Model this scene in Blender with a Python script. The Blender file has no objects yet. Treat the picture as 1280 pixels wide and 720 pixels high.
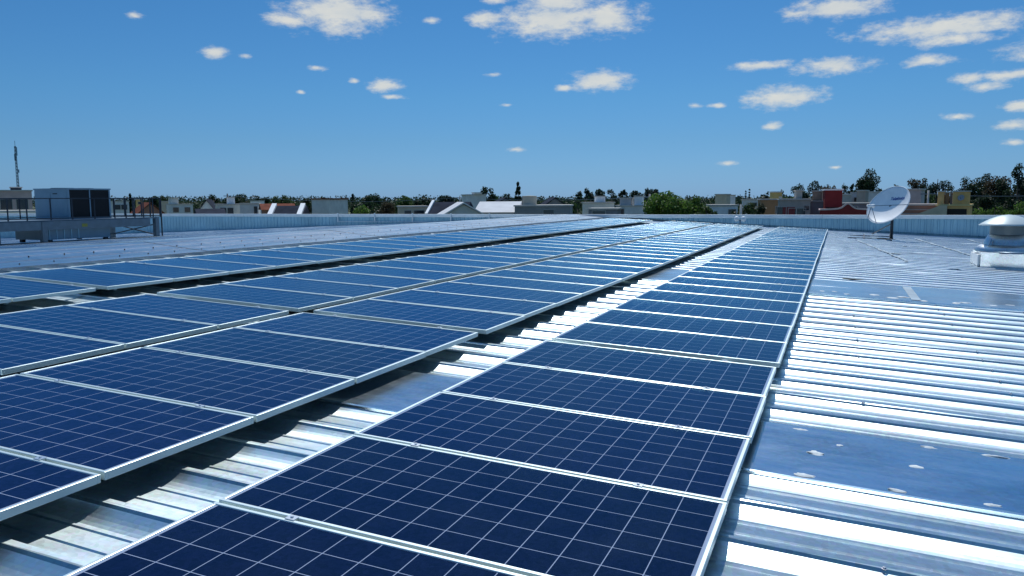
import bpy, bmesh, math, random
from mathutils import Vector, Matrix

C = bpy.context.scene
COL = C.collection
R = math.radians
random.seed(7)

# ------------------------------------------------------------------ camera
TH = R(2.7)                                    # fall of the roof, down to the right
ROOF = Matrix.Rotation(TH, 4, 'Y')             # roof plane -> world
FPX = 982.4                                    # focal length in pixels of a 1280 px wide picture
YAW, PIT, ROL = 0.387787, 0.130357, 0.0376258
_f = Vector((-math.sin(YAW)*math.cos(PIT), math.cos(YAW)*math.cos(PIT), -math.sin(PIT)))
_r = Vector((math.cos(YAW), math.sin(YAW), 0)); _u = _r.cross(_f)
_r2 = math.cos(ROL)*_r + math.sin(ROL)*_u; _u2 = -math.sin(ROL)*_r + math.cos(ROL)*_u
RR = ROOF.to_3x3()
FW, RT, UP = RR @ _f, RR @ _r2, RR @ _u2
CAM = RR @ Vector((2.3238, -1.4688, 1.3644))
cd = bpy.data.cameras.new('camera'); cam = bpy.data.objects.new('camera', cd); COL.objects.link(cam)
cd.sensor_width = 36; cd.lens = FPX/1280*36; cd.clip_end = 20000; cd.clip_start = .05
cam.matrix_world = Matrix((
    (RT.x, UP.x, -FW.x, CAM.x), (RT.y, UP.y, -FW.y, CAM.y), (RT.z, UP.z, -FW.z, CAM.z), (0, 0, 0, 1)))
C.camera = cam

# ------------------------------------------------------------------ sky, sun, exposure
SUN_EL, SUN_AZ = R(53), R(-14)               # azimuth from +Y, negative = towards -X
C.view_settings.view_transform = 'Standard'; C.view_settings.look = 'None'
C.view_settings.gamma = 1; C.view_settings.exposure = 0.06
C.cycles.use_denoising = True
C.cycles.max_bounces = 8; C.cycles.sample_clamp_indirect = 6
W = bpy.data.worlds.new('World'); C.world = W; W.use_nodes = True
wn, wl = W.node_tree.nodes, W.node_tree.links
wn.clear()
def wnode(t, **k):
    n = wn.new(t)
    for a, b in k.items(): setattr(n, a, b)
    return n
out = wnode('ShaderNodeOutputWorld'); bg = wnode('ShaderNodeBackground'); wl.new(bg.outputs[0], out.inputs[0])
bg.inputs['Strength'].default_value = 0.1
sky = wnode('ShaderNodeTexSky', sky_type='NISHITA', sun_disc=False)
sky.sun_elevation = SUN_EL; sky.sun_rotation = SUN_AZ
sky.altitude = 50; sky.air_density = 1.0; sky.dust_density = 0.25; sky.ozone_density = 1.0
tc = wnode('ShaderNodeTexCoord'); sep = wnode('ShaderNodeSeparateXYZ'); wl.new(tc.outputs['Generated'], sep.inputs[0])
az = wnode('ShaderNodeMath', operation='ARCTAN2'); wl.new(sep.outputs[0], az.inputs[0]); wl.new(sep.outputs[1], az.inputs[1])
el = wnode('ShaderNodeMath', operation='ARCSINE'); wl.new(sep.outputs[2], el.inputs[0])
ae = wnode('ShaderNodeCombineXYZ'); wl.new(az.outputs[0], ae.inputs[0]); wl.new(el.outputs[0], ae.inputs[1])
nz = wnode('ShaderNodeTexNoise'); nz.inputs['Scale'].default_value = 42; nz.inputs['Detail'].default_value = 8
nz.inputs['Roughness'].default_value = .66
tint = wnode('ShaderNodeMix', data_type='RGBA', blend_type='MULTIPLY'); tint.inputs[0].default_value = 1   # deep, clear blue air
eln = wnode('ShaderNodeMath', operation='DIVIDE'); wl.new(el.outputs[0], eln.inputs[0]); eln.inputs[1].default_value = math.pi/2
tr_ = wnode('ShaderNodeValToRGB'); wl.new(eln.outputs[0], tr_.inputs[0])
te = tr_.color_ramp.elements
te[0].position = 0; te[0].color = (0.200, 0.415, 0.980, 1)
te[1].position = .95; te[1].color = (.88, 1.30, 1.50, 1)
for p_, c_ in ((.022, (0.202, 0.410, 0.820)), (.045, (0.200, 0.410, 0.720)), (.08, (0.194, 0.439, 0.710)), (.16, (0.178, 0.451, 0.710)), (.30, (.20, .48, .74)), (.5, (.85, 1.32, 1.50))):
    e_ = te.new(p_); e_.color = c_+(1,)
wl.new(sky.outputs[0], tint.inputs[6]); wl.new(tr_.outputs[0], tint.inputs[7])
sc_ = wnode('ShaderNodeVectorMath', operation='MULTIPLY'); sc_.inputs[1].default_value = (1, 2.2, 1)
wl.new(ae.outputs[0], sc_.inputs[0]); wl.new(sc_.outputs[0], nz.inputs['Vector'])
def ray(px, py):
    return FW + RT*((px-640)/FPX) - UP*((py-360)/FPX)
def azel(px, py):
    d = ray(px, py).normalized()
    return math.atan2(d.x, d.y), math.asin(d.z)
# fair-weather clouds: x, y, half width, half height, thinness
CLOUDS = [(420,14,58,24,0),(362,24,34,11,.3),(462,20,30,12,.2),(690,26,70,19,0),(755,22,46,18,.05),(606,24,24,10,.15),
 (622,-2,26,8,.3),(700,2,50,14,.1),(540,26,13,5,.3),(168,20,13,5,.4),(271,65,17,8,.2),(305,70,12,4,.5),(397,85,14,4,.35),(482,107,20,8,.05),
 (490,121,17,4,.3),(443,101,8,4,.5),(615,93,14,4,.5),(376,115,8,3,.6),(750,101,42,13,.15),(705,110,12,5,.2),
 (634,131,10,3,.5),(645,187,14,4,.35),(1050,9,58,12,.1),(1000,16,24,6,.3),(1180,34,90,13,.1),(1190,48,50,9,.25),
 (950,82,42,7,.35),(1040,83,44,10,.15),(980,121,42,12,.0),(966,158,11,6,.15),(898,132,14,4,.35),(868,132,12,4,.5),
 (1160,76,28,7,.25),(1214,97,20,7,.3),(1258,94,32,7,.25),(1230,108,22,6,.3),(1274,132,16,7,.15),(1270,157,20,7,.25),
 (1197,146,18,5,.4),(1265,178,13,4,.4),(910,204,18,4,.5),(1045,209,9,3,.5),(1340,60,60,14,.1),(880,-70,90,20,.1),(250,-60,60,16,.1)]
prev = None
for (cx, cy, hw, hh, th_) in CLOUDS:
    a, e = azel(cx, cy); pitch_up = max(.3, math.cos(e))
    ra, re = hw/FPX*.98, hh/FPX*1.0
    s = wnode('ShaderNodeVectorMath', operation='SUBTRACT'); s.inputs[1].default_value = (a, e, 0); wl.new(ae.outputs[0], s.inputs[0])
    m = wnode('ShaderNodeVectorMath', operation='MULTIPLY'); m.inputs[1].default_value = (1/ra, 1/re, 0); wl.new(s.outputs[0], m.inputs[0])
    l = wnode('ShaderNodeVectorMath', operation='LENGTH'); wl.new(m.outputs[0], l.inputs[0])
    ad = wnode('ShaderNodeMath', operation='ADD'); wl.new(l.outputs['Value'], ad.inputs[0]); ad.inputs[1].default_value = th_*.8
    if prev is not None:
        mn = wnode('ShaderNodeMath', operation='SMOOTH_MIN'); wl.new(prev.outputs[0], mn.inputs[0]); wl.new(ad.outputs[0], mn.inputs[1]); mn.inputs[2].default_value = .15
        prev = mn
    else: prev = ad
nm = wnode('ShaderNodeMath', operation='MULTIPLY_ADD'); wl.new(nz.outputs[0], nm.inputs[0]); nm.inputs[1].default_value = -2.3; nm.inputs[2].default_value = 1.15
dd = wnode('ShaderNodeMath', operation='SUBTRACT'); wl.new(prev.outputs[0], dd.inputs[0]); wl.new(nm.outputs[0], dd.inputs[1])
mr = wnode('ShaderNodeMapRange', interpolation_type='SMOOTHSTEP'); wl.new(dd.outputs[0], mr.inputs[0])
mr.inputs[1].default_value = 1.35; mr.inputs[2].default_value = .22; mr.inputs[3].default_value = 0; mr.inputs[4].default_value = .86
nz2 = wnode('ShaderNodeTexNoise'); nz2.inputs['Scale'].default_value = 25; nz2.inputs['Detail'].default_value = 5; wl.new(sc_.outputs[0], nz2.inputs['Vector'])
cr = wnode('ShaderNodeValToRGB'); wl.new(nz2.outputs[0], cr.inputs[0])
cr.color_ramp.elements[0].position = .3; cr.color_ramp.elements[0].color = (6.2, 6.5, 6.4, 1)
cr.color_ramp.elements[1].position = .65; cr.color_ramp.elements[1].color = (7.4, 7.3, 6.6, 1)
cm = wnode('ShaderNodeMix', data_type='RGBA'); wl.new(mr.outputs[0], cm.inputs[0]); wl.new(tint.outputs[2], cm.inputs[6]); wl.new(cr.outputs[0], cm.inputs[7])
wl.new(cm.outputs[2], bg.inputs['Color'])

sd = bpy.data.lights.new('sun', 'SUN'); sd.energy = 3.6; sd.angle = R(.53); sd.color = (1, .985, .95)
so = bpy.data.objects.new('sun', sd); COL.objects.link(so)
sdir = Vector((math.sin(SUN_AZ)*math.cos(SUN_EL), math.cos(SUN_AZ)*math.cos(SUN_EL), math.sin(SUN_EL)))
so.rotation_euler = (-sdir).to_track_quat('-Z', 'Y').to_euler()

# ------------------------------------------------------------------ helpers
def at(px, py, depth):
    """world point seen at a pixel of the photograph, at a distance along the view axis"""
    return CAM + ray(px, py)*depth
class MB:
    def __init__(s): s.v, s.f, s.m = [], [], []
    def add(s, vs, fs, mi=0):
        o = len(s.v); s.v += [tuple(p) for p in vs]; s.f += [tuple(i+o for i in f) for f in fs]; s.m += [mi]*len(fs)
    def box(s, x0, x1, y0, y1, z0, z1, mi=0):
        s.add([(x0,y0,z0),(x1,y0,z0),(x1,y1,z0),(x0,y1,z0),(x0,y0,z1),(x1,y0,z1),(x1,y1,z1),(x0,y1,z1)],
              [(3,2,1,0),(4,5,6,7),(0,1,5,4),(1,2,6,5),(2,3,7,6),(3,0,4,7)], mi)
    def tube(s, pts, r, n=8, mi=0, cap=True):
        pts = [Vector(p) for p in pts]; rs = r if isinstance(r, (list, tuple)) else [r]*len(pts)
        rings = []
        for i, p in enumerate(pts):
            t = (pts[min(i+1, len(pts)-1)]-pts[max(i-1, 0)]).normalized()
            a = Vector((0,0,1)) if abs(t.z) < .9 else Vector((1,0,0))
            u = t.cross(a).normalized(); w = t.cross(u)
            rings.append([p+(u*math.cos(2*math.pi*k/n)+w*math.sin(2*math.pi*k/n))*rs[i] for k in range(n)])
        vs = [q for rg in rings for q in rg]; fs = []
        for i in range(len(pts)-1):
            for k in range(n): fs.append((i*n+k, i*n+(k+1)%n, (i+1)*n+(k+1)%n, (i+1)*n+k))
        if cap: fs += [tuple(range(n))[::-1], tuple(range((len(pts)-1)*n, len(pts)*n))]
        s.add(vs, fs, mi)
    def bar(s, a, b, w, h=None, mi=0):
        """square bar between two points"""
        a, b = Vector(a), Vector(b); h = h or w; t = (b-a).normalized()
        up = Vector((0,0,1)) if abs(t.z) < .95 else Vector((0,1,0))
        u = t.cross(up).normalized()*w/2; q = u.normalized().cross(t).normalized()*h/2
        s.add([a-u-q,a+u-q,a+u+q,a-u+q,b-u-q,b+u-q,b+u+q,b-u+q],
              [(3,2,1,0),(4,5,6,7),(0,1,5,4),(1,2,6,5),(2,3,7,6),(3,0,4,7)], mi)
    def lathe(s, prof, n=40, c=(0,0,0), mi=0):
        vs = [(c[0]+r*math.cos(2*math.pi*k/n), c[1]+r*math.sin(2*math.pi*k/n), c[2]+z) for r, z in prof for k in range(n)]
        fs = [(i*n+k, i*n+(k+1)%n, (i+1)*n+(k+1)%n, (i+1)*n+k) for i in range(len(prof)-1) for k in range(n)]
        s.add(vs, fs, mi)
    def prism(s, poly, y0, y1, mi=0):
        """polygon in XZ extruded along Y"""
        n = len(poly); vs = [(x,y0,z) for x,z in poly]+[(x,y1,z) for x,z in poly]
        s.add(vs, [tuple(range(n)), tuple(range(2*n-1, n-1, -1))]+[(k,k+n,(k+1)%n+n,(k+1)%n) for k in range(n)], mi)
    def build(s, name, mats, parent=None, smooth=False, fix=True):
        me = bpy.data.meshes.new(name); me.from_pydata(s.v, [], s.f)
        for m in (mats if isinstance(mats, (list, tuple)) else [mats]): me.materials.append(m)
        me.polygons.foreach_set('material_index', s.m)
        if fix:
            bm = bmesh.new(); bm.from_mesh(me); bmesh.ops.recalc_face_normals(bm, faces=bm.faces); bm.to_mesh(me); bm.free()
        if smooth: me.polygons.foreach_set('use_smooth', [True]*len(me.polygons))
        o = bpy.data.objects.new(name, me); COL.objects.link(o)
        if parent: o.parent = parent
        return o
def tag(o, label=None, cat=None, group=None, kind=None):
    if label: o['label'] = label
    if cat: o['category'] = cat
    if group: o['group'] = group
    if kind: o['kind'] = kind
    return o
def empty(name, loc=(0,0,0), rot=(0,0,0)):
    o = bpy.data.objects.new(name, None); COL.objects.link(o); o.location = loc; o.rotation_euler = rot
    o.empty_display_size = .2
    return o
def copy_tree(o, parent=None):
    c = o.copy(); COL.objects.link(c)
    if parent: c.parent = parent
    for ch in list(o.children): copy_tree(ch, c)
    return c

# ------------------------------------------------------------------ materials
class NT:
    def __init__(s, name):
        s.m = bpy.data.materials.new(name); s.m.use_nodes = True; s.t = s.m.node_tree
        s.b = s.t.nodes['Principled BSDF']
    def n(s, t, **k):
        n = s.t.nodes.new(t)
        for a, b in k.items(): setattr(n, a, b)
        return n
    def l(s, a, b): s.t.links.new(a, b)
    def noise(s, scale, detail=4, rough=.55, src='Object', vec=None):
        tcn = s.n('ShaderNodeTexCoord'); nn = s.n('ShaderNodeTexNoise')
        nn.inputs['Scale'].default_value = scale; nn.inputs['Detail'].default_value = detail; nn.inputs['Roughness'].default_value = rough
        if vec:
            mp = s.n('ShaderNodeVectorMath', operation='MULTIPLY'); mp.inputs[1].default_value = vec
            s.l(tcn.outputs[src], mp.inputs[0]); s.l(mp.outputs[0], nn.inputs['Vector'])
        else: s.l(tcn.outputs[src], nn.inputs['Vector'])
        return nn
    def ramp(s, src, p0, c0, p1, c1):
        r = s.n('ShaderNodeValToRGB'); s.l(src, r.inputs[0])
        r.color_ramp.elements[0].position = p0; r.color_ramp.elements[1].position = p1
        g = lambda c: (c, c, c, 1) if isinstance(c, (int, float)) else tuple(c)+(1,)
        r.color_ramp.elements[0].color = g(c0); r.color_ramp.elements[1].color = g(c1)
        return r
    def bump(s, src, strength, dist=.01):
        b = s.n('ShaderNodeBump'); b.inputs['Strength'].default_value = strength; b.inputs['Distance'].default_value = dist
        s.l(src, b.inputs['Height']); s.l(b.outputs[0], s.b.inputs['Normal']); return b
def plain(name, c, rough=.7, metal=0, var=.15, scale=3, spec=.3, src='Object', bump=0):
    t = NT(name); t.b.inputs['Roughness'].default_value = rough; t.b.inputs['Metallic'].default_value = metal
    t.b.inputs['Specular IOR Level'].default_value = spec
    nn = t.noise(scale, 5, .6, src)
    rp = t.ramp(nn.outputs[0], .3, [x*(1-var) for x in c], .7, [min(1, x*(1+var)) for x in c])
    t.l(rp.outputs[0], t.b.inputs['Base Color'])
    if bump: t.bump(nn.outputs[0], bump)
    return t.m
def galvanised(name, base=(.60,.64,.67), rough=.22, spread=.12, vec=(1,1,1), stain=.35, bump=.05, wide=0, aniso=0):
    t = NT(name); t.b.inputs['Metallic'].default_value = 1
    streak = t.noise(1.6, 7, .62, vec=vec)
    rp = t.ramp(streak.outputs[0], .28, [x*(1-stain) for x in base], .62, base); 
    vor = t.n('ShaderNodeTexVoronoi'); vor.inputs['Scale'].default_value = 42
    tcn = t.n('ShaderNodeTexCoord'); t.l(tcn.outputs['Object'], vor.inputs['Vector'])
    mx = t.n('ShaderNodeMix', data_type='RGBA', blend_type='OVERLAY'); mx.inputs[0].default_value = .18
    t.l(rp.outputs[0], mx.inputs[6]); t.l(vor.outputs['Color'], mx.inputs[7])
    hs = t.n('ShaderNodeHueSaturation'); hs.inputs['Saturation'].default_value = .45; t.l(mx.outputs[2], hs.inputs['Color'])
    t.l(hs.outputs[0], t.b.inputs['Base Color'])
    nn = t.noise(9, 6, .65, vec=(.25,1,1))
    rr = t.ramp(nn.outputs[0], .3, rough, .75, rough+spread); t.l(rr.outputs[0], t.b.inputs['Roughness'])
    if aniso:                                  # rolled sheet: highlights stretch along the ribs
        t.b.inputs['Anisotropic'].default_value = aniso; tv = t.n('ShaderNodeCombineXYZ'); tv.inputs[0].default_value = math.cos(TH); tv.inputs[2].default_value = -math.sin(TH)
        t.l(tv.outputs[0], t.b.inputs['Tangent'])
    if wide:                                   # weathered zinc: a broad second lobe beside the sharp one
        p2 = t.n('ShaderNodeBsdfPrincipled'); p2.inputs['Metallic'].default_value = 1; p2.inputs['Roughness'].default_value = .46
        t.l(hs.outputs[0], p2.inputs['Base Color']); mz = t.n('ShaderNodeMixShader'); mz.inputs[0].default_value = wide
        t.l(t.b.outputs[0], mz.inputs[1]); t.l(p2.outputs[0], mz.inputs[2]); t.l(mz.outputs[0], t.t.nodes['Material Output'].inputs[0])
    if bump: b2 = t.noise(5, 3, .5, vec=(.3,1.5,1)); t.bump(b2.outputs[0], bump, .02)
    return t.m
M = {}
M['sheet'] = galvanised('galvanised_sheet', (.45,.68,.74), .29, .06, vec=(.35,2.2,1), stain=.35, bump=.04, aniso=.62)
M['old_sheet'] = galvanised('galvanised_old_sheet', (.42,.62,.72), .26, .06, vec=(.6,1.5,1), stain=.3, bump=0, aniso=.7)
M['flat_sheet'] = galvanised('galvanised_flat', (.40,.64,.80), .17, .07, vec=(.8,1,1), stain=.3, bump=.02)
M['cap'] = galvanised('galvanised_cap', (.56,.60,.60), .2, .08, vec=(3,.25,1), stain=.5, bump=0)
M['zinc'] = galvanised('galvanised_vent', (.62,.66,.70), .28, .1)
M['alu'] = plain('anodised_aluminium', (.68,.78,.77), .38, .55, .06, 6)
M['alu_clamp'] = plain('clamp_aluminium', (.8,.82,.82), .3, .8, .05, 8)
M['white'] = plain('white_paint', (.86,.87,.86), .45, 0, .06, 3)
M['dark_steel'] = plain('dark_steel', (.035,.045,.06), .5, .3, .2, 4)
M['grey_steel'] = plain('grey_painted_steel', (.13,.18,.22), .5, .2, .15, 4)
M['coil'] = plain('condenser_coil', (.018,.02,.024), .6, .2, .2, 20)
M['unit_paint'] = plain('unit_paint', (.22,.34,.43), .45, 0, .08, 2)
M['wall_panel'] = plain('parapet_panel', (.33,.55,.66), .5, .3, .14, .7)
M['coping'] = plain('parapet_coping', (.74,.78,.80), .4, .2, .08, 1)
M['concrete'] = plain('weathered_concrete', (.52,.50,.46), .9, 0, .2, .6)
M['sealant'] = plain('sealant', (.58,.63,.64), .7, 0, .2, 30)
M['old_tape'] = plain('old_tape', (.30,.38,.43), .6, 0, .25, 2)
M['glass'] = plain('window_glass', (.03,.04,.05), .1, 0, .3, 1, .6)
M['ink'] = plain('blue_ink', (.05,.10,.33), .5, 0, .05, 3)
M['yellow'] = plain('yellow_paint', (.24,.25,.05), .5, 0, .1, 3)
M['lamp_glass'] = plain('lamp_glass', (.85,.87,.88), .12, .3, .03, 3, .6)

def cells_material():
    t = NT('solar_cells')
    tcn = t.n('ShaderNodeTexCoord'); sp = t.n('ShaderNodeSeparateXYZ'); t.l(tcn.outputs['Object'], sp.inputs[0])
    def frac_line(sock, origin, pitch, half):
        a = t.n('ShaderNodeMath', operation='MULTIPLY_ADD'); t.l(sock, a.inputs[0]); a.inputs[1].default_value = 1/pitch; a.inputs[2].default_value = origin
        f = t.n('ShaderNodeMath', operation='FRACT'); t.l(a.outputs[0], f.inputs[0])
        s = t.n('ShaderNodeMath', operation='SUBTRACT'); t.l(f.outputs[0], s.inputs[0]); s.inputs[1].default_value = .5
        b = t.n('ShaderNodeMath', operation='ABSOLUTE'); t.l(s.outputs[0], b.inputs[0])
        g = t.n('ShaderNodeMath', operation='GREATER_THAN'); t.l(b.outputs[0], g.inputs[0]); g.inputs[1].default_value = .5-half
        return g
    lx = frac_line(sp.outputs[0], .0, .1592, .0115); ly = frac_line(sp.outputs[1], .0, .1592, .0115)
    bars = frac_line(sp.outputs[1], .5, .1592/4, .016)
    # white backing strip beyond the end cells
    ax = t.n('ShaderNodeMath', operation='ABSOLUTE'); t.l(sp.outputs[0], ax.inputs[0])
    ex = t.n('ShaderNodeMath', operation='GREATER_THAN'); t.l(ax.outputs[0], ex.inputs[0]); ex.inputs[1].default_value = .1592*6
    ln = t.n('ShaderNodeMath', operation='MAXIMUM'); t.l(lx.outputs[0], ln.inputs[0]); t.l(ly.outputs[0], ln.inputs[1])
    ln2 = t.n('ShaderNodeMath', operation='MAXIMUM'); t.l(ln.outputs[0], ln2.inputs[0]); t.l(ex.outputs[0], ln2.inputs[1])
    oi = t.n('ShaderNodeObjectInfo')
    vor = t.n('ShaderNodeTexVoronoi'); vor.inputs['Scale'].default_value = 55; t.l(tcn.outputs['Object'], vor.inputs['Vector'])
    vr = t.ramp(vor.outputs['Color'], .1, (.003,.006,.032), .9, (.0065,.012,.058))
    br = t.n('ShaderNodeMix', data_type='RGBA'); t.l(bars.outputs[0], br.inputs[0]); t.l(vr.outputs[0], br.inputs[6]); br.inputs[7].default_value = (.008,.014,.055,1)
    hv = t.n('ShaderNodeHueSaturation'); t.l(br.outputs[2], hv.inputs['Color'])
    mv = t.n('ShaderNodeMapRange'); t.l(oi.outputs['Random'], mv.inputs[0]); mv.inputs[3].default_value = .55; mv.inputs[4].default_value = 1.05
    t.l(mv.outputs[0], hv.inputs['Value'])
    mx = t.n('ShaderNodeMix', data_type='RGBA'); t.l(ln2.outputs[0], mx.inputs[0]); t.l(hv.outputs[0], mx.inputs[6]); mx.inputs[7].default_value = (.30,.36,.47,1)
    # thin dust, stronger in patches
    du = t.noise(2.2, 6, .65); dr = t.ramp(du.outputs[0], .42, 0.0, .8, .012)
    dm = t.n('ShaderNodeMix', data_type='RGBA'); t.l(dr.outputs[0], dm.inputs[0]); t.l(mx.outputs[2], dm.inputs[6]); dm.inputs[7].default_value = (.28,.34,.38,1)
    t.l(dm.outputs[2], t.b.inputs['Base Color'])
    # solar glass over the cells: a Fresnel reflection tinted by its blue anti-reflective coating
    t.b.inputs['Specular IOR Level'].default_value = 0; t.b.inputs['Roughness'].default_value = .6
    gl = t.n('ShaderNodeBsdfGlossy'); gl.inputs['Color'].default_value = (.36, .75, 1, 1)
    fz = t.n('ShaderNodeFresnel'); fz.inputs['IOR'].default_value = 1.31; gx = t.n('ShaderNodeMixShader')
    t.l(fz.outputs[0], gx.inputs[0]); t.l(t.b.outputs[0], gx.inputs[1]); t.l(gl.outputs[0], gx.inputs[2]); t.l(gx.outputs[0], t.t.nodes['Material Output'].inputs[0])
    rr = t.ramp(du.outputs[0], .35, .07, .75, .13); t.l(rr.outputs[0], gl.inputs['Roughness'])
    # patterned solar glass: fine pyramids scatter the sun into sparks
    v2 = t.n('ShaderNodeTexVoronoi'); v2.inputs['Scale'].default_value = 160; t.l(tcn.outputs['Object'], v2.inputs['Vector'])
    bp = t.bump(v2.outputs['Distance'], .26, .0022); t.l(bp.outputs[0], gl.inputs['Normal'])
    return t.m
M['backing'] = plain('backing_sheet', (.30,.42,.46), .6, 0, .05, 3)
M['cells'] = cells_material()

# ------------------------------------------------------------------ warehouse (the roof we stand on)
PITCH, Y0, PAN = .465, 1.922, -.165
PROFILE = [(0.000,.044),(.016,.044),(.026,.030),(.046,.0230),(.070,.0152),(.094,.0088),(.122,.0034),(.145,0),(.160,0),(.166,.005),(.178,.005),(.188,0),
           (.285,0),(.291,.005),(.303,.005),(.313,0),(.415,0),(.440,.044)]     # distance from a crest towards the camera, height above the pan
GROUND = CAM.z - 7.3
wh = empty('warehouse_building', (0, 0, 0))
tag(wh, 'warehouse with low pitched galvanised ribbed roof carrying the solar panels', 'building')
roof_frame_rot = (0, TH, 0)
def profile_rows(ya, yb, hz=1.0):
    rows = []
    k0 = int((ya-Y0)/PITCH)-2
    for k in range(k0, int((yb-Y0)/PITCH)+3):
        for t, z in PROFILE: rows.append((Y0+k*PITCH-t, z*hz))
    rows = [r for r in rows if ya < r[0] < yb]; rows.sort(); return rows
def sheet(name, xs, ya, yb, zf, mat, rot, loc=(0,0,0), hz=1.0):
    rows = profile_rows(ya, yb, hz); n = len(rows); mb = MB(); rnd = random.Random(3)
    ph = [rnd.uniform(0, 6.28) for _ in range(400)]
    vs = []
    for i, x in enumerate(xs):
        for j, (y, z) in enumerate(rows):
            k = int((y-Y0)/PITCH+50)
            w = .0022*math.sin(x*1.1+ph[k])+.0012*math.sin(x*2.7+ph[k+60])
            vs.append((x, y, zf(x)+z+w))
    fs = [(i*n+j, (i+1)*n+j, (i+1)*n+j+1, i*n+j+1) for i in range(len(xs)-1) for j in range(n-1)]
    mb.add(vs, fs); o = mb.build(name, mat, wh, fix=False); o.rotation_euler = rot; o.location = loc; return o
YA, YB = -5.0, 36.85
XR, XRIDGE = 17.0, -10.1
xs = [XRIDGE+.35 + (XR-XRIDGE-.35)*i/60 for i in range(61)]
sheet('roof', xs, YA, 13.2, lambda x: PAN, M['sheet'], roof_frame_rot)
sheet('roof', xs, 13.2, YB, lambda x: PAN, M['old_sheet'], roof_frame_rot, hz=.9)
RIDGE_W = ROOF @ Vector((XRIDGE, 0, PAN-.02))
FAR = R(2.2)
xs2 = [-.2-1.5*i for i in range(41)]
sheet('roof', xs2, YA, YB, lambda x: 0.0, M['old_sheet'], (0, -FAR, 0), (RIDGE_W.x, 0, RIDGE_W.z))
# ridge capping: upturned lip on our side, broad cap with laps
mb = MB()
def rp(x, y, z): return ROOF @ Vector((x, y, z))
segs = [YA+ i*(YB-YA)/14 for i in range(15)]
for a, b in zip(segs, segs[1:]):
    lift = .004*((segs.index(a)) % 2)
    prof = [rp(-8.50,0,PAN+.02), rp(-8.50,0,-.075), rp(-8.56,0,-.070), rp(-8.98,0,-.058), rp(-9.03,0,-.048), rp(-9.10,0,-.054), rp(-9.4,0,-.038), rp(-9.45,0,-.027), rp(-9.52,0,-.033), rp(-9.8,0,-.016), rp(-9.84,0,-.006), rp(-9.9,0,-.012), rp(XRIDGE,0,.0)]
    top = rp(XRIDGE, 0, 0)
    prof += [Vector((top.x-1.2, 0, top.z-1.2*math.tan(FAR))), Vector((top.x-1.25, 0, top.z-.19))]
    vs = []
    for q in prof: vs += [(q.x, a-.03, q.z+lift), (q.x, b, q.z+lift)]
    mb.add(vs, [(2*i, 2*i+1, 2*i+3, 2*i+2) for i in range(len(prof)-1)])
mb.build('ridge_cap', M['cap'], wh, fix=False)
# screws along the cap
mb = MB(); mb.tube([(0,0,-.01),(0,0,.006),(0,0,.014)], [.011,.011,.006], 8); scr = mb.build('roof_screw', M['dark_steel'], wh)
rnd = random.Random(5); n = 0
for i in range(48):
    for xx in (-8.75, -9.35):
        o = scr if n == 0 else scr.copy()
        if n: COL.objects.link(o); o.parent = wh
        o.location = rp(xx+rnd.uniform(-.02,.02), 5.2+.6*i+rnd.uniform(-.04, .04), -.063 if xx > -9 else -.036); n += 1
# flat sheets set into the ribbed roof
def skylight(xa, xb, ya, yb, ztop, ny=4):
    mb = MB(); nx = 46; rnd = random.Random(int(ya*10))
    cols = [xa+(xb-xa)*i/nx for i in range(nx+1)]
    rws = [(ya, PAN+.012), (ya+.004, ztop-.004), (ya+.02, ztop)] + [(ya+(yb-ya)*j/ny, ztop) for j in range(1, ny)] + [(yb-.02, ztop), (yb, ztop-.012)]
    vs = []
    for x in cols:
        for (y, z) in rws:
            vs.append((x, y, z+(.003*math.sin(x*2.3+y*4)+rnd.uniform(-.0012, .0012) if z > ztop-.02 else 0)))
    n = len(rws)
    mb.add(vs, [(i*n+j, (i+1)*n+j, (i+1)*n+j+1, i*n+j+1) for i in range(nx) for j in range(n-1)])
    mb.add([(xa,ya,PAN),(xa,yb,PAN),(xa,yb,ztop-.002),(xa,ya,ztop-.002)], [(0,1,2,3)])
    o = mb.build('skylight', M['flat_sheet'], wh, smooth=False, fix=False); o.rotation_euler = roof_frame_rot; return o
def lump(mb, x, y, z, rx, ry, rz, rnd):
    n = 12; ring = []
    for lv, (fr, fz) in enumerate(((1, 0), (.75, .6), (.3, 1))):
        ring += [(x+rx*fr*math.cos(2*math.pi*k/n)*rnd.uniform(.5, 1.3), y+ry*fr*math.sin(2*math.pi*k/n)*rnd.uniform(.5, 1.3), z+rz*fz*rnd.uniform(.7, 1)) for k in range(n)]
    fs = [(l*n+k, l*n+(k+1) % n, (l+1)*n+(k+1) % n, (l+1)*n+k) for l in range(2) for k in range(n)]+[tuple(range(2*n, 3*n))]
    mb.add(ring, fs)
ZT1, ZT2 = -.115, -.118
sk1 = skylight(-1.25, 9.5, 2.82, 3.83, ZT1)
sk2 = skylight(-1.1, 9.5, 11.45, 13.7, ZT2, 6)
rnd = random.Random(11)
def seal(name, parent, x, y, z, rx, ry, rz, rot=None):
    mb = MB(); lump(mb, x, y, z, rx, ry, rz*.6, rnd); o = mb.build(name, M['old_tape'] if name == 'roof_patch' else M['sealant'], parent, smooth=True)
    if rot: o.rotation_euler = rot
for (x, y, rx, ry) in [(2.32,3.30,.05,.045),(2.45,3.52,.025,.02),(2.27,2.88,.06,.025),(2.22,3.74,.06,.025),(2.85,3.32,.045,.035),(2.72,2.88,.05,.02),
                       (2.95,3.76,.05,.02),(3.15,2.89,.05,.02),(3.3,3.77,.08,.016),(4.1,3.1,.06,.03)]:
    seal('sealant', sk1, x, y, ZT1-.001, rx, ry, .012)
for i in range(13):
    seal('sealant', sk2, 2.2+i*.21*rnd.uniform(.8, 1.2), 11.6+rnd.uniform(0, .35), ZT2-.001, rnd.uniform(.04,.12), rnd.uniform(.03,.09), .012)
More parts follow.
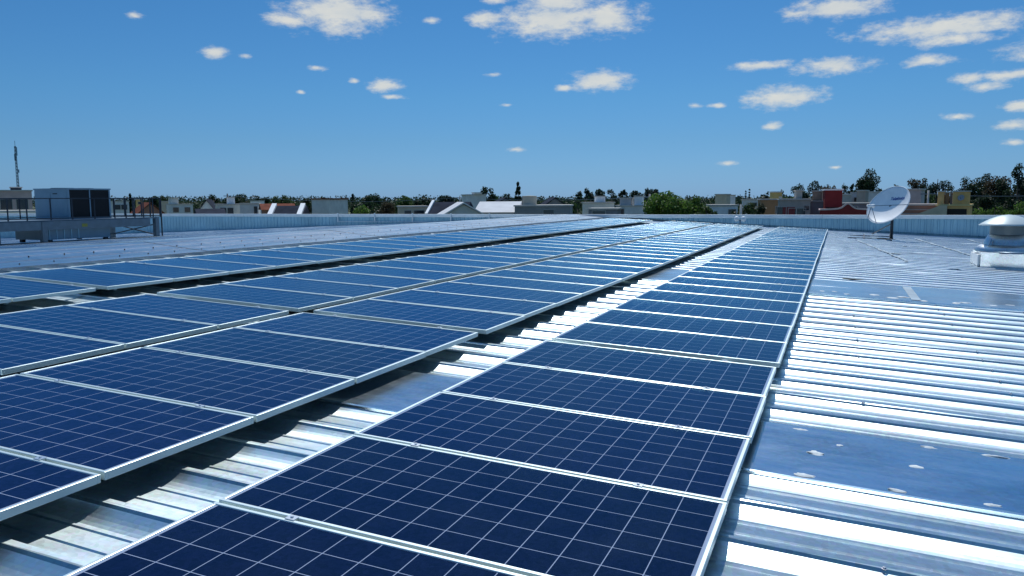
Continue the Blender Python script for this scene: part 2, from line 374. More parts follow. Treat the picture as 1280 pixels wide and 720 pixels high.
mb = MB(); mb.box(3.45, 3.58, 11.6, 13.5, ZT2-.001, ZT2+.004); mb.build('tape', M['old_tape'], sk2)
for i in range(26):
    seal('roof_patch', wh, rnd.uniform(2.2, 6.5), rnd.uniform(14, 27), PAN+.037, rnd.uniform(.06,.3), rnd.uniform(.03,.1), .008, roof_frame_rot)
# faded tape lines over the laps
for (xa, ya, xb, yb, w) in [(3.0,29.5,4.0,20,.10),(5.2,33,6.0,23,.13),(7.2,35,7.8,24,.1)]:
    mb = MB(); nseg = 14; pts = [(xa+(xb-xa)*i/nseg+.03*math.sin(i*2.1), ya+(yb-ya)*i/nseg) for i in range(nseg+1)]
    for i in range(nseg):
        (x1,y1),(x2,y2) = pts[i], pts[i+1]; w1 = w*(.8+.3*math.sin(i*1.7))
        mb.add([(x1-w1/2,y1,PAN+.042),(x1+w1/2,y1,PAN+.042),(x2+w1/2,y2,PAN+.042),(x2-w1/2,y2,PAN+.042)], [(0,1,2,3)])
    o = mb.build('lap_tape', M['old_tape'], wh, fix=False); o.rotation_euler = roof_frame_rot
# fixing screws with washers on the crests of the bare roof
mb = MB(); mb.lathe([(.013,0),(.013,.003),(.007,.0035),(.007,.009),(.001,.0095)], 10); sc0 = mb.build('fixing_screw', M['zinc'], wh, smooth=False); n = 0
for i in range(-2, 26):
    for x in (2.62, 3.72, 4.82):
        if i % 2 and x != 3.72: continue
        y = Y0+PITCH*i-.008+rnd.uniform(-.004, .004)
        if 2.7 < y < 3.95 or 11.3 < y: continue
        o = sc0 if n == 0 else sc0.copy(); n += 1
        if n > 1: COL.objects.link(o); o.parent = wh
        o.location = rp(x+rnd.uniform(-.02, .02), y, PAN+.0435); o.rotation_euler = roof_frame_rot
# walls of the building
mb = MB()
rw = ROOF @ Vector((XR, 0, PAN)); lw = Vector((RIDGE_W.x-60.2, 0, RIDGE_W.z-60.2*math.tan(FAR)))
mb.prism([(lw.x+.15, GROUND), (rw.x-.15, GROUND), (rw.x-.15, rw.z-.08), (RIDGE_W.x, RIDGE_W.z-.1), (lw.x+.15, lw.z-.08)], YA+.1, 36.9)
mb.build('wall', M['concrete'], wh)
# far parapet: vertical ribbed cladding with a pale coping
PTOP = CAM.z-.79; PY = 37.0
pb = MB(); x = lw.x; rib = .25
vs = []; cols = []
while x < rw.x:
    cols += [(x, 0), (x+.13, 0), (x+.155, -.028), (x+.215, -.028), (x+.24, 0)]; x += rib
for (xx, d) in cols: vs += [(xx, PY+d, GROUND+3.6), (xx, PY+d, PTOP-.1)]
pb.add(vs, [(2*i, 2*i+2, 2*i+3, 2*i+1) for i in range(len(cols)-1)])
pp = pb.build('parapet', M['wall_panel'], wh, fix=False)
cb = MB(); x = lw.x
while x < rw.x:
    dz = random.uniform(-.004, .004)
    cb.box(x, x+2.99, PY-.10, PY+.22, PTOP-.16+dz, PTOP+dz); x += 3.0
cb.build('coping', M['coping'], pp)
fb = MB()   # bright flashing where roof meets parapet
for i in range(18):
    xa_ = XRIDGE+i*1.5; a, b = rp(xa_, 0, PAN+.05), rp(min(xa_+1.49, XR), 0, PAN+.05)
    fb.add([(a.x,PY-.22,a.z),(b.x,PY-.22,b.z),(b.x,PY-.06,b.z+.07),(a.x,PY-.06,a.z+.07)], [(0,1,2,3)])
fb.build('flashing', M['cap'], pp)
# ------------------------------------------------------------------ solar panels
PW, PD, GAP = 1.972, .992, .02
ROWX = {'A': (0.99, 'right-hand row beside the bare roof'), 'B': (-1.64, 'row left of the bright gap'),
        'C': (-3.79, 'row right of the long dark gap'), 'D': (-6.53, 'leftmost row beside the ridge')}
def panel_y(k): return k*1.012 + (.135 if k >= 5 else 0) + .5     # centre of panel k
p0 = empty('solar_panel')
fm = MB(); hx, hy, lip, fh = PW/2, PD/2, .018, .040
fm.box(-hx, hx, -hy, -hy+lip, -fh, 0); fm.box(-hx, hx, hy-lip, hy, -fh, 0)
fm.box(-hx, -hx+lip, -hy+lip, hy-lip, -fh, -.0006); fm.box(hx-lip, hx, -hy+lip, hy-lip, -fh, -.0006)
fr = fm.build('frame', M['alu'], p0)
bv = fr.modifiers.new('bevel', 'BEVEL'); bv.width = .0025; bv.segments = 2
gm = MB(); gm.box(-hx+lip, hx-lip, -hy+lip, hy-lip, -.009, -.0045); gm.build('cell_sheet', M['cells'], p0)
bs = MB(); bs.box(-hx+lip, hx-lip, -hy+lip, hy-lip, -.0125, -.0095); bs.build('back_sheet', M['backing'], p0)
bk = MB(); bk.box(-.06, .06, .28, .38, -.03, -.013); bk.build('junction_box', M['dark_steel'], p0)
def clamp_mesh(x):
    c = MB(); yy = hy+.010
    c.box(x-.022, x+.022, yy-.019, yy+.019, .0005, .0045); c.box(x-.022, x+.022, yy-.0085, yy+.0085, -.04, .0005)
    c.tube([(x, yy, .0045), (x, yy, .011)], .007, 6)
    return c
for xx in (-.60, .58): clamp_mesh(xx).build('clamp', M['alu_clamp'], p0)
ORD = ['', 'first', 'second', 'third', 'fourth', 'fifth', 'sixth', 'seventh', 'eighth', 'ninth', 'tenth', 'eleventh', 'twelfth', 'thirteenth',
       'fourteenth', 'fifteenth', 'sixteenth', 'seventeenth', 'eighteenth', 'nineteenth', 'twentieth']
def ordinal(n):
    if n <= 20: return ORD[n]
    return {2: 'twenty-', 3: 'thirty-', 4: 'forty-'}[n//10] + ORD[n % 10] if n % 10 else {3: 'thirtieth'}[n//10]
KMAX = 34
rnd = random.Random(2); first = True
def in_view(pt):
    d = pt-CAM; z = d.dot(FW)
    if z < .1: return False
    px, py = 640+FPX*d.dot(RT)/z, 360-FPX*d.dot(UP)/z
    return 0 < px < 1280 and 0 < py < 720
for row, (cx, where) in ROWX.items():
    n = 0
    for k in range(-1, KMAX):
        yc = panel_y(k)
        if row in 'AB' and k < 0: continue
        pts = [ROOF @ Vector((cx+sx*hx*i/6, yc+sy*hy*.98, 0)) for i in range(7) for sx in (-1, 1) for sy in (-1, 0, 1)]
        if not any(in_view(q) for q in pts): continue
        n += 1
        o = p0 if first else copy_tree(p0); first = False
        rz = rnd.uniform(-.0012, .0012)
        o.rotation_mode = 'XYZ'
        o.matrix_world = ROOF @ Matrix.Translation((cx+rnd.uniform(-.004, .004)+(.0 if k < 5 else .01), yc, rnd.uniform(-.002, .002))) @ Matrix.Rotation(rz, 4, 'Z') @ Matrix.Rotation(rnd.uniform(-.003, .003), 4, 'X') @ Matrix.Rotation(rnd.uniform(-.0015, .0015), 4, 'Y')
        tag(o, '%s solar panel from the near end of the %s' % (ordinal(n), where), 'solar panel', 'solar panels laid in four rows on the roof')
# rails and feet under the rows
rail_label = {'A': 'right-hand panel row', 'B': 'panel row beside the bright gap', 'C': 'panel row beside the long dark gap', 'D': 'leftmost panel row'}
for row, (cx, where) in ROWX.items():
    for i, dx in enumerate((-.60, .58)):
        mb = MB(); x = cx+dx
        ya_, yb_ = panel_y(0 if row in 'AB' else 2)-.55, panel_y(KMAX-1)+.55
        mb.box(x-.02, x+.02, ya_, yb_, -.088, -.043)
        ro = mb.build('mounting_rail', M['alu'])
        fb = MB()
        y = Y0-PITCH*4
        while y < yb_:
            if y > ya_: fb.box(x+.021, x+.027, y-.02, y+.02, -.125, -.05); fb.box(x+.021, x+.06, y-.02, y+.02, -.127, -.121)
            y += PITCH*3
        fb.build('foot', M['alu'], ro)
        ro.rotation_euler = roof_frame_rot
        tag(ro, 'aluminium rail under the %s side of the %s' % (('left', 'right')[i], rail_label[row]), 'mounting rail', 'rails carrying the solar panels')

# ------------------------------------------------------------------ things on the roof
def on_x(px, py, X): d = ray(px, py); return CAM + d*((X-CAM.x)/d.x)
INV = ROOF.to_3x3().inverted()
def on_roof(px, py, z=PAN):
    o, d = INV @ CAM, INV @ ray(px, py); t = (z-o.z)/d.z; return ROOF.to_3x3() @ (o+d*t)
def depth_of(p): return (p-CAM).dot(FW)
def far_roof_z(x): return RIDGE_W.z-(RIDGE_W.x-x)*math.tan(FAR)

# satellite dish
B = on_roof(1114, 300); dd_ = depth_of(B); ppm = FPX/dd_
dish = empty('satellite_dish', B)
tag(dish, 'white satellite dish with blue lettering on a post, before the far parapet', 'satellite dish')
back = -ray(1113, 259).normalized(); right = Vector((0,0,1)).cross(back).normalized(); up = back.cross(right)
nrm = (back*.655 + (right*-.67+up*.742)*.756).normalized()
ctr = at(1113, 259, dd_-.25) - B
lx = (right*.63+up*.77); lx = (lx-nrm*lx.dot(nrm)).normalized(); ly = nrm.cross(lx).normalized()
rad = 27.5/ppm; cdep = .17*rad/.84
LM = Matrix((lx, ly, nrm)).transposed()
def dl(x, y, z): return ctr + LM @ Vector((x, y, z))
mb = MB(); nr, na = 12, 56; vs = []; 
for side in (0, 1):
    for i in range(nr+1):
        r_ = rad*max(i, .02)/nr
        for k in range(na):
            a = 2*math.pi*k/na; vs.append(dl(r_*math.cos(a), r_*math.sin(a), cdep*(r_/rad)**2-.012*side))
fs = []
for side in (0, 1):
    o_ = side*(nr+1)*na
    for i in range(nr):
        for k in range(na):
            q = (o_+i*na+k, o_+i*na+(k+1) % na, o_+(i+1)*na+(k+1) % na, o_+(i+1)*na+k); fs.append(q if side == 0 else q[::-1])
fs += [(nr*na+k, nr*na+(k+1) % na, (nr+1)*na+nr*na+(k+1) % na, (nr+1)*na+nr*na+k) for k in range(na)]
mb.add(vs, fs); mb.build('reflector', M['white'], dish, smooth=True, fix=False)
mb = MB(); mb.tube([dl(rad*math.cos(2*math.pi*k/na), rad*math.sin(2*math.pi*k/na), cdep-.006) for k in range(na+1)], .012, 6, cap=False)
mb.build('rim', M['white'], dish, smooth=True)
left_l = Vector((lx.dot(-right), ly.dot(-right), 0)).normalized(); down_l = Vector((lx.dot(-up), ly.dot(-up), 0)).normalized()
feed = ctr + nrm*.62 + (right*-.33-up*.30)
def rim_pt(v): v = v.normalized(); return dl(v.x*rad, v.y*rad, cdep)
mb = MB()
mb.bar(feed, rim_pt(-left_l*1.0+down_l*.40), .022); mb.bar(feed, rim_pt(down_l+left_l*.15), .022); mb.bar(feed, rim_pt(left_l+down_l*.5), .022)
mb.build('feed_arm', M['grey_steel'], dish)
mb = MB(); tdir = (ctr-feed).normalized(); mb.tube([feed-tdir*.16, feed-tdir*.02, feed+tdir*.02, feed+tdir*.1], [.05,.05,.06,.075], 14)
mb.build('feed_horn', M['white'], dish, smooth=True)
pole_top = ctr - nrm*.16; pole_top.z = ctr.z-.1
mb = MB(); mb.tube([(0,0,-.02), (0,0,ctr.z-.02)], .055, 16); mb.build('post', M['dark_steel'], dish, smooth=True)
mb = MB(); mb.bar(Vector((0,0,ctr.z-.05)), ctr-nrm*.02, .14, .18); mb.bar(Vector((0,0,ctr.z-.3)), dl(-.2,-.2,.0), .04); mb.build('mount', M['dark_steel'], dish)
S = lambda px, py: on_roof(px, py, PAN+.03)-B
mb = MB(); mb.bar(Vector((0,0,.62)), S(1090,294)+Vector((0,0,.05)), .035); mb.build('stay', M['dark_steel'], dish)
mb = MB()
for (a, b) in (((1060,297.5),(1116,298.5)), ((1063,294.5),(1112,296)), ((1080,293.5),(1080,298.8)), ((1097,298.6),(1114,300.5)), ((1112,294),(1114,301))):
    mb.bar(S(*a), S(*b), .05, .05)
mb.box(-.16,.16,-.16,.16,-.02,.03)
mb.build('base_frame', M['dark_steel'], dish)
cu = bpy.data.curves.new('lettering', 'FONT'); cu.body = 'Telefónica'; cu.size = .135; cu.align_x = 'CENTER'; cu.shear = .25; cu.extrude = 0; cu.offset = .004
to = bpy.data.objects.new('tmp', cu); COL.objects.link(to); bpy.context.view_layer.update()
me = bpy.data.meshes.new_from_object(to.evaluated_get(bpy.context.evaluated_depsgraph_get())); bpy.data.objects.remove(to)
bm = bmesh.new(); bm.from_mesh(me); bmesh.ops.subdivide_edges(bm, edges=bm.edges[:], cuts=1); bm.to_mesh(me); bm.free()
ex = up.cross(nrm).normalized(); ey = nrm.cross(ex).normalized()
for v in me.vertices:
    x, y = v.co.x*1.12, v.co.y*1.25
    w = ex*(x+.17) + ey*(y+.30); q = (w.dot(lx)**2+w.dot(ly)**2)/rad**2
    v.co = ctr + w + nrm*(cdep*q+.006)
me.materials.clear(); me.materials.append(M['ink']); lo = bpy.data.objects.new('lettering', me); COL.objects.link(lo); lo.parent = dish

# roof ventilator
V0 = on_roof(1225, 334.5); dv = depth_of(V0); ppm = FPX/dv
wv = 66/ppm; V = V0 + Vector((wv/2, wv/2, 0)); V.z = V0.z
vent = empty('roof_ventilator', V, (0, 0, 0)); tag(vent, 'galvanised roof ventilator with round domed cap on a square base, at the right', 'roof vent')
hw = wv/2; u_ = 1/ppm
mb = MB(); mb.box(-hw, hw, -hw, hw, -.12, 19*u_); mb.build('base', M['zinc'], vent)
mb = MB(); mb.box(-hw-.05, -hw-.004, -hw+.05, hw-.1, 2*u_, 16*u_); mb.build('painted_sunlit_side', M['white'], vent)  # white plate paints the sunlight on the left face of the galvanised base
mb = MB(); mb.lathe([(.3,17.5*u_),(hw*1.07,17.5*u_),(hw*1.10,20*u_),(hw*1.04,24*u_),(hw*.9,26.5*u_),(hw*.78,27.5*u_),(.2,27.6*u_)], 48); mb.build('flange', M['zinc'], vent, smooth=True)
mb = MB(); mb.lathe([(hw*.80,27.6*u_),(hw*.78,31*u_),(hw*.64,40*u_),(.1,40.2*u_)], 40); mb.build('skirt', M['zinc'], vent, smooth=True)
mb = MB(); mb.lathe([(hw*.60,40.2*u_),(hw*.60,53*u_)], 40); mb.build('neck', plain('neck_grey', (.20,.22,.22), .5, .4, .1, 3), vent, smooth=True)
rc = hw*.99; hc = 13*u_
mb = MB(); mb.lathe([(hw*.58,52.6*u_),(rc*.97,51.8*u_),(rc,52*u_)]+[(rc*(1-i/10), 52.3*u_+hc*(1-(1-i/10)**1.8)) for i in range(10)]+[(.002,52.4*u_+hc)], 48)
mb.build('cap', plain('cap_pale', (.52,.60,.60), .42, .1, .06, 3), vent, smooth=True)
for sx, sy in ((-1,-1),(1,-1)):
    mb = MB(); mb.bar((sx*hw*.72, sy*hw*.62, 27*u_), (sx*hw*.62, sy*hw*.5, 36*u_), .05, .03); mb.build('bracket', M['zinc'], vent)

# twin floodlight near the far parapet
Bf = on_roof(925, 284.6); Bf = Vector((Bf.x*1.0, min(Bf.y, 36.4), 0)); Bf.z = (ROOF @ Vector((Bf.x, 0, PAN))).z
fl = empty('floodlight', Bf); tag(fl, 'short post with two small white globe lamps standing before the far parapet', 'floodlight')
hz = at(925, 275.5, depth_of(Bf)).z-Bf.z
mb = MB(); mb.tube([(0,0,0),(0,0,hz)], .025, 8); mb.bar((-.16,-.05,hz), (.16,-.05,hz), .03); mb.build('post', M['grey_steel'], fl)
for sx in (-1, 1):
    mb = MB(); mb.lathe([(.002,.11)]+[(.115*math.sin(R(15*i)), .115*math.cos(R(15*i))) for i in range(1, 12)]+[(.002,-.11)], 18, (sx*.15, -.05, hz+.07)); mb.build('globe', M['white'], fl, smooth=True)
# pipe on brackets along the parapet
pt = [at(px, 277, (PY-CAM.y)/ray(px, 277).y) for px in (424, 470, 517, 565, 613, 632)]
pr = empty('parapet_pipe', (pt[0].x, PY, 0)); tag(pr, 'thin pale pipe on short brackets along the left part of the far parapet', 'pipe')
zz = PTOP-.42
mb = MB(); mb.tube([(p.x-pt[0].x, -.16, zz) for p in pt], .02, 8); mb.build('pipe', M['coping'], pr)
for p in pt[:-1]:
    mb = MB(); mb.box(p.x-pt[0].x-.03, p.x-pt[0].x+.03, -.15, -.105, zz-.04, PTOP+.06); mb.build('bracket', M['coping'], pr)

# steel platform with the air conditioning unit, on the far slope
XP = at(0, 262, 27.5).x
ZD = (on_x(0, 276.5, XP).z+on_x(200, 271.5, XP).z)/2
YR, YL = on_x(199, 272, XP).y, on_x(0, 272, XP).y-4.5
ppp = FPX/27.5; DW = 2.6
plat = empty('steel_platform', (XP, YR, far_roof_z(XP))); tag(plat, 'grey steel platform on legs with black handrail, carrying the air conditioner', 'platform')
zb = far_roof_z(XP); D = lambda x, y, z: (x-XP, y-YR, z-zb)
mb = MB(); mb.box(-DW, 0, YL-YR, 0, ZD-zb-.05, ZD-zb); mb.build('deck', M['grey_steel'], plat)
mb = MB(); mb.box(-.02, .06, YL-YR, -.55, ZD-zb-.36, ZD-zb-.052); mb.box(-DW-.06, -DW+.02, YL-YR, -.55, ZD-zb-.36, ZD-zb-.052)
for yy in (-.6, -3.9, -7.6, -10.5): mb.box(-DW+.02, -.02, yy-.05, yy+.05, ZD-zb-.3, ZD-zb-.053)
mb.build('beam', M['grey_steel'], plat)
for (px, xx) in ((199, 0), (55, 0), (199, -DW), (55, -DW)):
    y_ = on_x(px, 300, XP).y - YR - (.12 if px == 199 else 0)
    mb = MB(); mb.box(xx-.09, xx+.09, y_-.09, y_+.09, far_roof_z(XP+xx)-zb, ZD-zb-.052); mb.box(xx-.16, xx+.16, y_-.16, y_+.16, far_roof_z(XP+xx)-zb, far_roof_z(XP+xx)-zb+.045)
    mb.build('leg', M['grey_steel'], plat)
y1 = on_x(55, 300, XP).y-YR
for (a, b) in (((-DW,-.2,.1), (-DW,-3.4,ZD-zb-.3)), ((0,-.2,.1), (-DW,-.15,ZD-zb-.3)), ((-DW,-.2,.1), (0,-.25,ZD-zb-.3)), ((-DW,y1,.1), (-DW,y1-3.2,ZD-zb-.3))):
    mb = MB(); mb.bar(a, b, .04); mb.build('brace', M['dark_steel'], plat)
RH = on_x(100, 248, XP).z-ZD
rail = MB()
for z in (RH, .06):
    rail.bar((.0, YL-YR, ZD-zb+z), (.0, 0, ZD-zb+z), .035); rail.bar((-DW, YL-YR, ZD-zb+z), (-DW, 0, ZD-zb+z), .035); rail.bar((-DW, 0, ZD-zb+z), (0, 0, ZD-zb+z), .035)
ho = rail.build('handrail', M['dark_steel'], plat)
for px in (-40, -15, 9, 33, 63, 90, 118, 143, 157, 168, 179, 191, 199.6):
    y_ = on_x(px, 260, XP).y-YR
    if y_ > YL-YR: mb = MB(); mb.bar((0, y_, ZD-zb), (0, y_, ZD-zb+RH), .036); mb.build('baluster', M['dark_steel'], ho)
for i in range(9):
    y_ = -.05-i*1.45; mb = MB(); mb.bar((-DW, y_, ZD-zb), (-DW, y_, ZD-zb+RH), .033); mb.build('baluster', M['dark_steel'], ho)
for x_ in (-.5, -1.0, -1.5, -2.0): mb = MB(); mb.bar((x_, 0, ZD-zb), (x_, 0, ZD-zb+RH), .04); mb.build('baluster', M['dark_steel'], ho)
mb = MB(); mb.tube([(0,.12,0),(0,.12,ZD-zb+RH)], .03, 8); mb.build('downpipe', M['dark_steel'], plat)
sg = on_x(106, 281, XP+.065)
mb = MB(); mb.box(.061, .07, sg.y-YR-.12, sg.y-YR+.12, ZD-zb-.29, ZD-zb-.17); mb.build('warning_plate', M['yellow'], plat)

XA = XP-.45
ya, yb = on_x(86, 250, XA).y, on_x(138, 250, XA).y; zt = on_x(110, 237, XA).z
ac = empty('air_conditioner', (XA, ya, ZD)); tag(ac, 'large packaged air conditioner, pale casing and dark coil grille, on the steel platform', 'air conditioner')
LX, LY, LZ = 1.9, yb-ya, zt-ZD
mb = MB(); mb.box(-LX, -.06, 0, LY, .06, LZ); mb.box(-LX-.03, .02, -.02, LY+.03, LZ, LZ+.05); mb.box(-LX, 0, .0, LY, 0, .06)
mb.box(-.06, 0, 0, .04, .06, LZ); mb.box(-.06, 0, LY-.06, LY, .06, LZ); mb.box(-.06, -.005, LY/2-.02, LY/2+.02, .06, LZ)
mb.build('casing', M['unit_paint'], ac)
mb = MB()
for (a, b) in ((.04, LY/2-.02), (LY/2+.02, LY-.06)):
    mb.box(-.058, -.03, a+.002, b-.002, .08, LZ-.02)
    for i in range(14): z_ = .1+i*(LZ-.14)/13; mb.box(-.028, -.012, a+.004, b-.004, z_-.008, z_+.008)
mb.build('coil_grille', M['coil'], ac)
mb = MB()
for i in range(2): mb.box(-LX+.1+i*(LX/2-.05), -LX+.1+i*(LX/2-.05)+LX/2-.15, -.012, -.002, .12, LZ-.1)
mb.build('access_panel', M['unit_paint'], ac)
mb = MB(); mb.box(-.85, -.6, -.02, -.013, LZ-.18, LZ-.14); mb.build('badge', M['dark_steel'], ac)
for yy in (LY*.27, LY*.73):
    mb = MB(); mb.lathe([(.42,LZ+.05),(.42,LZ+.07),(.36,LZ+.07),(.36,LZ+.052)], 28, (-LX/2, yy, 0)); mb.build('fan_ring', M['dark_steel'], ac)
# plenum box on the roof under the platform
XB = XP-.35; dy0, dy1 = on_x(58, 295, XB).y, on_x(138, 295, XB).y; zf = far_roof_z(XB)
du = empty('duct_box', (XB, dy0, zf)); tag(du, 'pale sheet metal duct box standing on feet under the steel platform', 'duct')
mb = MB(); mb.box(-1.7, 0, 0, dy1-dy0, .12, ZD-zf-.06); mb.build('casing', M['unit_paint'], du)
mb = MB()
for i in range(5): y_ = .1+i*(dy1-dy0)*.11; mb.box(.002, .02, y_, y_+.04, .12, ZD-zf-.08)
mb.build('seam', M['wall_panel'], du)
for (x_, y_) in ((-.1,.2),(-.1,dy1-dy0-.15),(-1.6,.2),(-1.6,dy1-dy0-.15)):
    mb = MB(); mb.box(x_-.07, x_+.07, y_-.07, y_+.07, 0, .119); mb.build('foot', M['dark_steel'], du)

# ------------------------------------------------------------------ ground and the town
gm_ = MB(); gm_.add([(-9000,-3000,GROUND),(9000,-3000,GROUND),(9000,9000,GROUND),(-9000,9000,GROUND)], [(0,1,2,3)])
g = gm_.build('ground', plain('ground_mixed', (.10,.12,.06), .95, 0, .4, .02), fix=False); tag(g, kind='structure')
WALLC = {}
def wall_mat(c):
    k = tuple(round(x, 3) for x in c)
    if k not in WALLC: WALLC[k] = plain('render_%d' % len(WALLC), c, .9, 0, .14, .9, .04)
    return WALLC[k]
TILE = plain('clay_tile', (.20,.075,.05), .9, 0, .25, 1.5, .02); SLATE = plain('dark_roofing', (.035,.042,.06), .9, 0, .25, 1, .02)
PALE = plain('pale_roof', (.62,.63,.64), .8, 0, .1, .6, .05); DOOR = plain('red_door', (.25,.05,.05), .6, 0, .2, 2); OPENING_SHADE = plain('painted_opening_shade', (.03,.028,.028), .9)  # last material: near-black colour painting the shade inside openings
def house(name, label, x0, x1, yt, depth, col, cat='house', roof='flat', long=None, off=0, wins=(), door=None, roofmat=None, base=None, group=None, trim=None, rh=None, extra=None):
    """a building that stands on the ground; wins are (centre, width, drop from the top, height) in fractions of its width and metres"""
    xc = (x0+x1)/2; c = at(xc, 250, depth); d = ray(xc, 250); yaw = -math.atan2(d.x, d.y)+R(off)
    w = (x1-x0)/FPX*depth; long = long or max(4, w*.8); z1 = at(xc, yt, depth).z; gz = GROUND if base is None else base
    o = empty(name, (c.x, c.y, gz), (0, 0, yaw)); tag(o, label, cat, group); h = z1-gz
    mat = wall_mat(col); hr = 0
    if roof != 'flat': hr = rh if rh else min(2.4, w*.22)
    mb = MB(); hh = h-hr; mb.box(-w/2, w/2, 0, long, -.3, hh)
    if roof == 'gable': mb.prism([(-w/2, hh), (w/2, hh), (0, h-.08)], .02, long-.02)
    mb.build('wall', mat, o)
    if roof == 'flat':
        mb = MB(); e = .12
        mb.box(-w/2-e, w/2+e, -e, long+e, hh+.003, hh+.16); mb.build('roof', trim or M['concrete'], o)
    elif roof == 'gable':                       # gable end towards us
        mb = MB(); e = .35
        for s in (-1, 1):
            a, b = Vector((s*(w/2+e), 0, hh-e*hr/(w/2)+.02)), Vector((0, 0, h))
            mb.add([(a.x,-e,a.z),(b.x,-e,b.z),(b.x,long+e,b.z),(a.x,long+e,a.z),(a.x,-e,a.z+.14),(b.x,-e,b.z+.14),(b.x,long+e,b.z+.14),(a.x,long+e,a.z+.14)],
                   [(0,1,2,3),(4,5,6,7),(0,1,5,4),(1,2,6,5),(2,3,7,6),(3,0,4,7)])
        mb.build('roof', roofmat or TILE, o)
    elif roof == 'side':                        # ridge along the front
        mb = MB(); e = .4
        mb.add([(-w/2-e,-e,hh+.01),(w/2+e,-e,hh+.01),(w/2+e,long/2,h),(-w/2-e,long/2,h),(w/2+e,long+e,hh+.01),(-w/2-e,long+e,hh+.01),(-w/2-e,long/2,hh+.01),(w/2+e,long/2,hh+.01)],
               [(0,1,2,3),(3,2,4,5),(0,3,6),(3,5,6),(1,7,2),(2,7,4),(0,6,7,1),(6,5,4,7)])
        mb.build('roof', roofmat or TILE, o)
    for (u, ww, dr, wh_) in wins:
        mb = MB(); mb.box(-w/2+u*w-ww/2, -w/2+u*w+ww/2, -.03, -.004, h-dr-wh_, h-dr); wo = mb.build('window', M['glass'], o)
        mb = MB(); q = -w/2+u*w; z0 = h-dr-wh_; t = .05
        mb.box(q-ww/2-t, q+ww/2+t, -.07, -.004, z0-t, z0-.002); mb.box(q-ww/2-t, q+ww/2+t, -.07, -.004, h-dr+.002, h-dr+t)
        mb.box(q-ww/2-t, q-ww/2-.002, -.07, -.004, z0-.002, h-dr+.002); mb.box(q+ww/2+.002, q+ww/2+t, -.07, -.004, z0-.002, h-dr+.002)
        mb.build('frame', M['concrete'], wo)
    if door:
        u, ww, dr, wh_, dm = door; mb = MB(); mb.box(-w/2+u*w-ww/2, -w/2+u*w+ww/2, -.04, -.004, h-dr-wh_, h-dr); mb.build('door', dm, o)  # on the red block and yellow house, a flat panel painting an opening's shade
    if extra: extra(o, w, h, long)
    return o
def roof_box(u0, u1, hz_, col, name='stair_tower', y0=1.0, dep=3.0):
    def f(o, w, h, long):
        mb = MB(); mb.box(-w/2+u0*w, -w/2+u1*w, y0, y0+dep, h+.162, h+hz_); t = mb.build(name, wall_mat(col), o)
        mb = MB(); mb.box(-w/2+u0*w-.1, -w/2+u1*w+.1, y0-.1, y0+dep+.1, h+hz_+.002, h+hz_+.12); mb.build('slab', M['concrete'], t)
    return f
def both(*fs):
    def f(*a):
        for q in fs: q(*a)
    return f
WH, CRM, GRY, LGR, TAN, OCH, BRK, RED, PNK = (.84,.85,.85), (.72,.69,.61), (.45,.46,.46), (.66,.67,.65), (.62,.53,.40), (.78,.50,.20), (.42,.23,.17), (.23,.042,.042), (.62,.46,.42)
# left
house('apartment_block', 'pinkish brown block behind the air conditioner, far left', -40, 34, 239, 95, PNK, 'building', long=10, wins=((.62,1.2,1,1.2),(.85,1.2,1,1.2)), extra=roof_box(.70,.86,.42,(.07,.08,.1)))
house('white_shed', 'low white shed below the pinkish brown block', -30, 38, 265.5, 70, WH, 'shed', long=5)
house('house', 'small grey house seen through the handrail right of the air conditioner', 141, 160, 252, 150, LGR, off=8, wins=((.3,1,.6,.9),(.7,1,.6,.9)))
house('house', 'ochre yellow house seen through the platform handrail', 170, 178, 249.5, 170, OCH, off=0, long=6, wins=((.5,.5,.5,.5),))
house('house', 'house with reddish brown tiled gable, seen through the handrail', 174, 201, 254, 120, BRK, off=14, roof='gable', roofmat=TILE, rh=1.4)
house('house', 'tan house with flat roof just right of the handrail end', 202, 219, 252, 190, TAN, off=-8, wins=((.5,1.2,.7,1),))
house('house', 'pale house with a small upper storey, right of the handrail end', 213, 240, 256, 150, LGR, off=10, wins=((.25,1,.5,.9),(.75,1,.5,.9)), extra=roof_box(.1,.42,1.3,CRM))
house('house', 'white house with pointed gable, left of the long grey house', 248, 268, 250, 160, WH, off=-14, roof='gable', roofmat=SLATE, rh=2.2)
house('shed', 'low shed with a dark blue roof, behind the left parapet', 250, 277, 261, 95, LGR, 'shed', off=5, roof='side', roofmat=SLATE, rh=.7)
house('house', 'long grey house with tall pale chimney block, behind the left parapet', 272, 300, 256, 130, CRM, off=5, wins=((.25,.9,.5,1),(.55,.9,.5,1)), extra=roof_box(.5,.78,1.2,WH))
house('house', 'plain pale grey house left of the dark sloped roof', 300, 322, 255, 125, LGR, off=-5, wins=((.85,.5,.4,1.2),))
house('house', 'white flat roofed house behind the red tiled roof', 315, 330, 251.5, 180, WH, off=5)
house('house', 'house with red tiled roof behind the dark sloped roof', 330, 366, 254.5, 115, BRK, off=6, roof='side', roofmat=TILE, rh=.9)
def barges(o, w, h, long):
    for s in (-1, 1):
        mb = MB(); mb.bar((s*w/2, -1.1, h-1.25), (s*w/2, long/2, h+.16), .5, .25); mb.build('barge_board', M['white'], o)
house('house', 'house with dark sloped roof between two white edge boards', 338, 374, 257.3, 85, GRY, off=-12, roof='side', roofmat=SLATE, rh=1.2, long=4, extra=barges)
house('house', 'white rendered house with low red roof, left of the bush', 389, 412, 249.5, 90, CRM, off=-22, roof='flat', trim=TILE, long=6)
